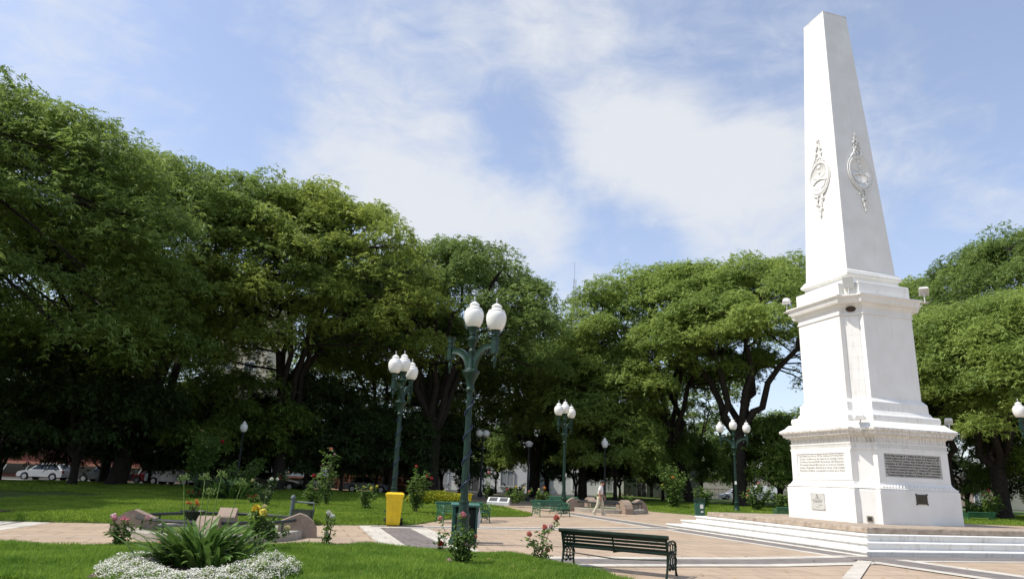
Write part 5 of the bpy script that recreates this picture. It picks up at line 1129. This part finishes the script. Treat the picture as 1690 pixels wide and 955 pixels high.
b = MB(); b.tube([(0, 0, 45), (0, 0, 50)], .04, 5); b.tube([(-.2, 0, 43.5), (1.4, 0, 43.5)], .04, 4); b.tube([(-.2, 0, 40.5), (2.4, 0, 40.4)], .04, 4); b.tube([(-1, 0, 42), (.5, 0, 42)], .035, 4); b.build('aerial', MATS['mast_grey'], t)
# ------------------------------------------------------------------ parked cars
def car(label, cat, loc, rz, L, H, Wd, col, kind='hatch', group='cars parked along the streets'):
    t = thing('parked_car' if kind != 'van' else 'parked_van', label, cat, loc, rz, group)
    pm = mat('car_paint_'+'_'.join('%02d' % int(c*99) for c in col), col, .3, .04, 3, coat=.5)
    wr = .31; belt = H*.58; h = L/2; f, r_ = h*.62, -h*.60
    def arch(cx): return [(cx+(wr+.06)*math.cos(a), .30+(wr+.06)*math.sin(a)) for a in [math.pi*k/8 for k in range(9)]]
    low = [(-h+.05, .30)]+list(reversed(arch(r_)))+list(reversed(arch(f)))+[(h-.06, .28), (h, .42), (h-.04, belt*.74), (h*.80, belt*.90), (h*.46, belt)]+([(-h+.06, belt+.03), (-h, belt*.7), (-h+.02, .42)] if kind != 'sedan' else [(-h*.62, belt+.02), (-h+.04, belt-.02), (-h, belt*.7), (-h+.02, .42)])
    b = MB(); b.rings([[(x*s, y, z*(1 if s == 1 else .985)+(0 if s == 1 else .01)) for x, z in low] for y, s in ((-Wd/2, .985), (-Wd/2+.05, 1), (Wd/2-.05, 1), (Wd/2, .985))]); b.build('body', pm, t, 35)
    top = {'hatch': [(h*.50, belt-.02), (h*.10, H-.03), (-h*.25, H), (-h*.70, H-.05), (-h*.97, belt)], 'sedan': [(h*.46, belt-.02), (h*.08, H-.03), (-h*.22, H), (-h*.42, H-.05), (-h*.72, belt)], 'van': [(h*.66, belt-.02), (h*.36, H-.06), (h*.2, H), (-h*.93, H-.02), (-h*.99, belt)]}[kind]
    b = MB(); b.rings([[(x, y*(1 if z < belt+.02 else .80), z) for x, z in top] for y in (-Wd/2+.02, Wd/2-.02)]); b.build('cabin', pm, t, 20)
    w0 = Wd/2-.02
    for s in (-1, 1):
        b = MB(); ins = [(top[0][0]-.16, belt+.05), (top[1][0]-.06, H-.12), (top[-2][0]+.12, H-.12), (top[-1][0]+.22, belt+.05)]
        if kind == 'van': ins = [(top[0][0]-.2, belt+.05), (top[1][0]-.06, H-.16), (h*.05, H-.16), (h*.05, belt+.05)]
        def sd(z): return w0*(1-(z-belt)/(H-belt)*.20)+.008
        m = (ins[1][0]+ins[2][0])/2
        b.add([(x, s*sd(z), z) for x, z in (ins[0], ins[1], (m+.03, H-.12 if kind != 'van' else H-.16), (m+.03, belt+.05))], [(0, 1, 2, 3)])
        b.add([(x, s*sd(z), z) for x, z in ((m-.03, belt+.05), (m-.03, ins[2][1]), ins[2], ins[3])], [(0, 1, 2, 3)]); b.build('side_window', GLASSD, t)
        b = MB(); b.ball((h-.10, s*(Wd/2-.24), belt*.72), .11, 10, 6, (.9, 1.3, .8)); b.build('headlight', mat('lamp_glass', (.7, .72, .74), .1, .05), t, 60)
        b = MB(); b.box((-h+.02, s*(Wd/2-.12), belt*.88), (.08, .16, .22)); b.build('tail_light', mat('tail_red', (.35, .02, .02), .3, .1), t)
        for cx in (f, r_):
            b = MB(); b.tube([(cx, s*(Wd/2-.20), wr), (cx, s*(Wd/2+.0), wr)], wr, 20); o = b.build('wheel', RUBBER, t, 40)
            b = MB(); b.tube([(cx, s*(Wd/2-.02), wr), (cx, s*(Wd/2+.012), wr)], wr*.64, 14); b.build('rim', RIM, o, 40)
    def quadx(p, q, ins_, nm):
        y0 = (Wd/2-.14); y1 = y0*.80; d = Vector((q[0]-p[0], 0, q[1]-p[1])); nn = Vector((d.z, 0, -d.x)).normalized()*.008
        if (p[0] < 0) == (nn.x > 0): nn = -nn
        a = Vector((p[0], 0, p[1]))+d*.12+nn; c = Vector((p[0], 0, p[1]))+d*.88+nn
        b = MB(); b.add([(a.x, -y0, a.z), (a.x, y0, a.z), (c.x, y1, c.z), (c.x, -y1, c.z)], [(0, 1, 2, 3)]); b.build(nm, GLASSD, t)
    quadx(top[0], top[1], 0, 'windscreen')
    if kind != 'van': quadx(top[-1], top[-2], 0, 'rear_window')
    return t
WHT = (.72, .72, .72)
car('white hatchback parked nose left behind the leftmost trunks', 'car', (-40.3, 63.0, 0), math.pi, 4.0, 1.48, 1.7, WHT)
car('dark grey sedan parked right of the white hatchback', 'car', (-35.0, 62.8, 0), math.pi, 4.2, 1.40, 1.7, (.045, .055, .06), 'sedan')
car('red car mostly hidden behind the thick left trunks', 'car', (-32.2, 66.2, 0), math.pi, 4.0, 1.45, 1.7, (.40, .05, .04))
v = car('white van with a round yellow emblem on its rear side', 'van', (-29.2, 63.4, 0), math.pi, 4.4, 1.95, 1.75, WHT, 'van')
b = MB(); b.tube([(-1.35, .74, 1.42), (-1.35, .86, 1.40)], .22, 18); b.build('emblem', mat('emblem_yellow', (.75, .45, .03), .5, .05), v)
car('green grey hatchback behind the pair of slim trunks', 'car', (-23.9, 62.4, 0), 0, 4.0, 1.45, 1.7, (.10, .15, .15))
car('white estate car left of the dark car by the blue sign', 'car', (-21.3, 63.6, 0), 0, 4.2, 1.55, 1.7, (.62, .63, .64))
car('black car between two pale cars under the blue sign', 'car', (-19.4, 61.6, 0), 0, 4.0, 1.42, 1.7, (.015, .017, .02), 'sedan')
car('silver car right of the black car under the blue sign', 'car', (-17.0, 63.2, 0), math.pi, 4.1, 1.42, 1.7, (.55, .56, .58), 'sedan')
car('grey car in shade behind the red roses and the yellow bin', 'car', (-12.0, 63.4, 0), 0, 4.1, 1.42, 1.7, (.30, .32, .34), 'sedan')
car('silver car in front of the white arched building', 'car', (-9.0, 88.5, 0), math.pi, 4.3, 1.5, 1.75, (.50, .52, .55), 'sedan')
car('white car seen left of the lamp behind the monument steps', 'car', (33.6, 104.5, 0), math.pi, 4.3, 1.6, 1.75, WHT)
car('dark car parked beyond the orange flowered rose bush', 'car', (26.5, 102.5, 0), math.pi, 4.6, 1.55, 1.75, (.05, .06, .065), 'sedan')
car('white van behind the trunk near the lamp at the steps', 'van', (38.6, 107.5, 0), math.pi, 4.8, 2.2, 1.85, WHT, 'van')
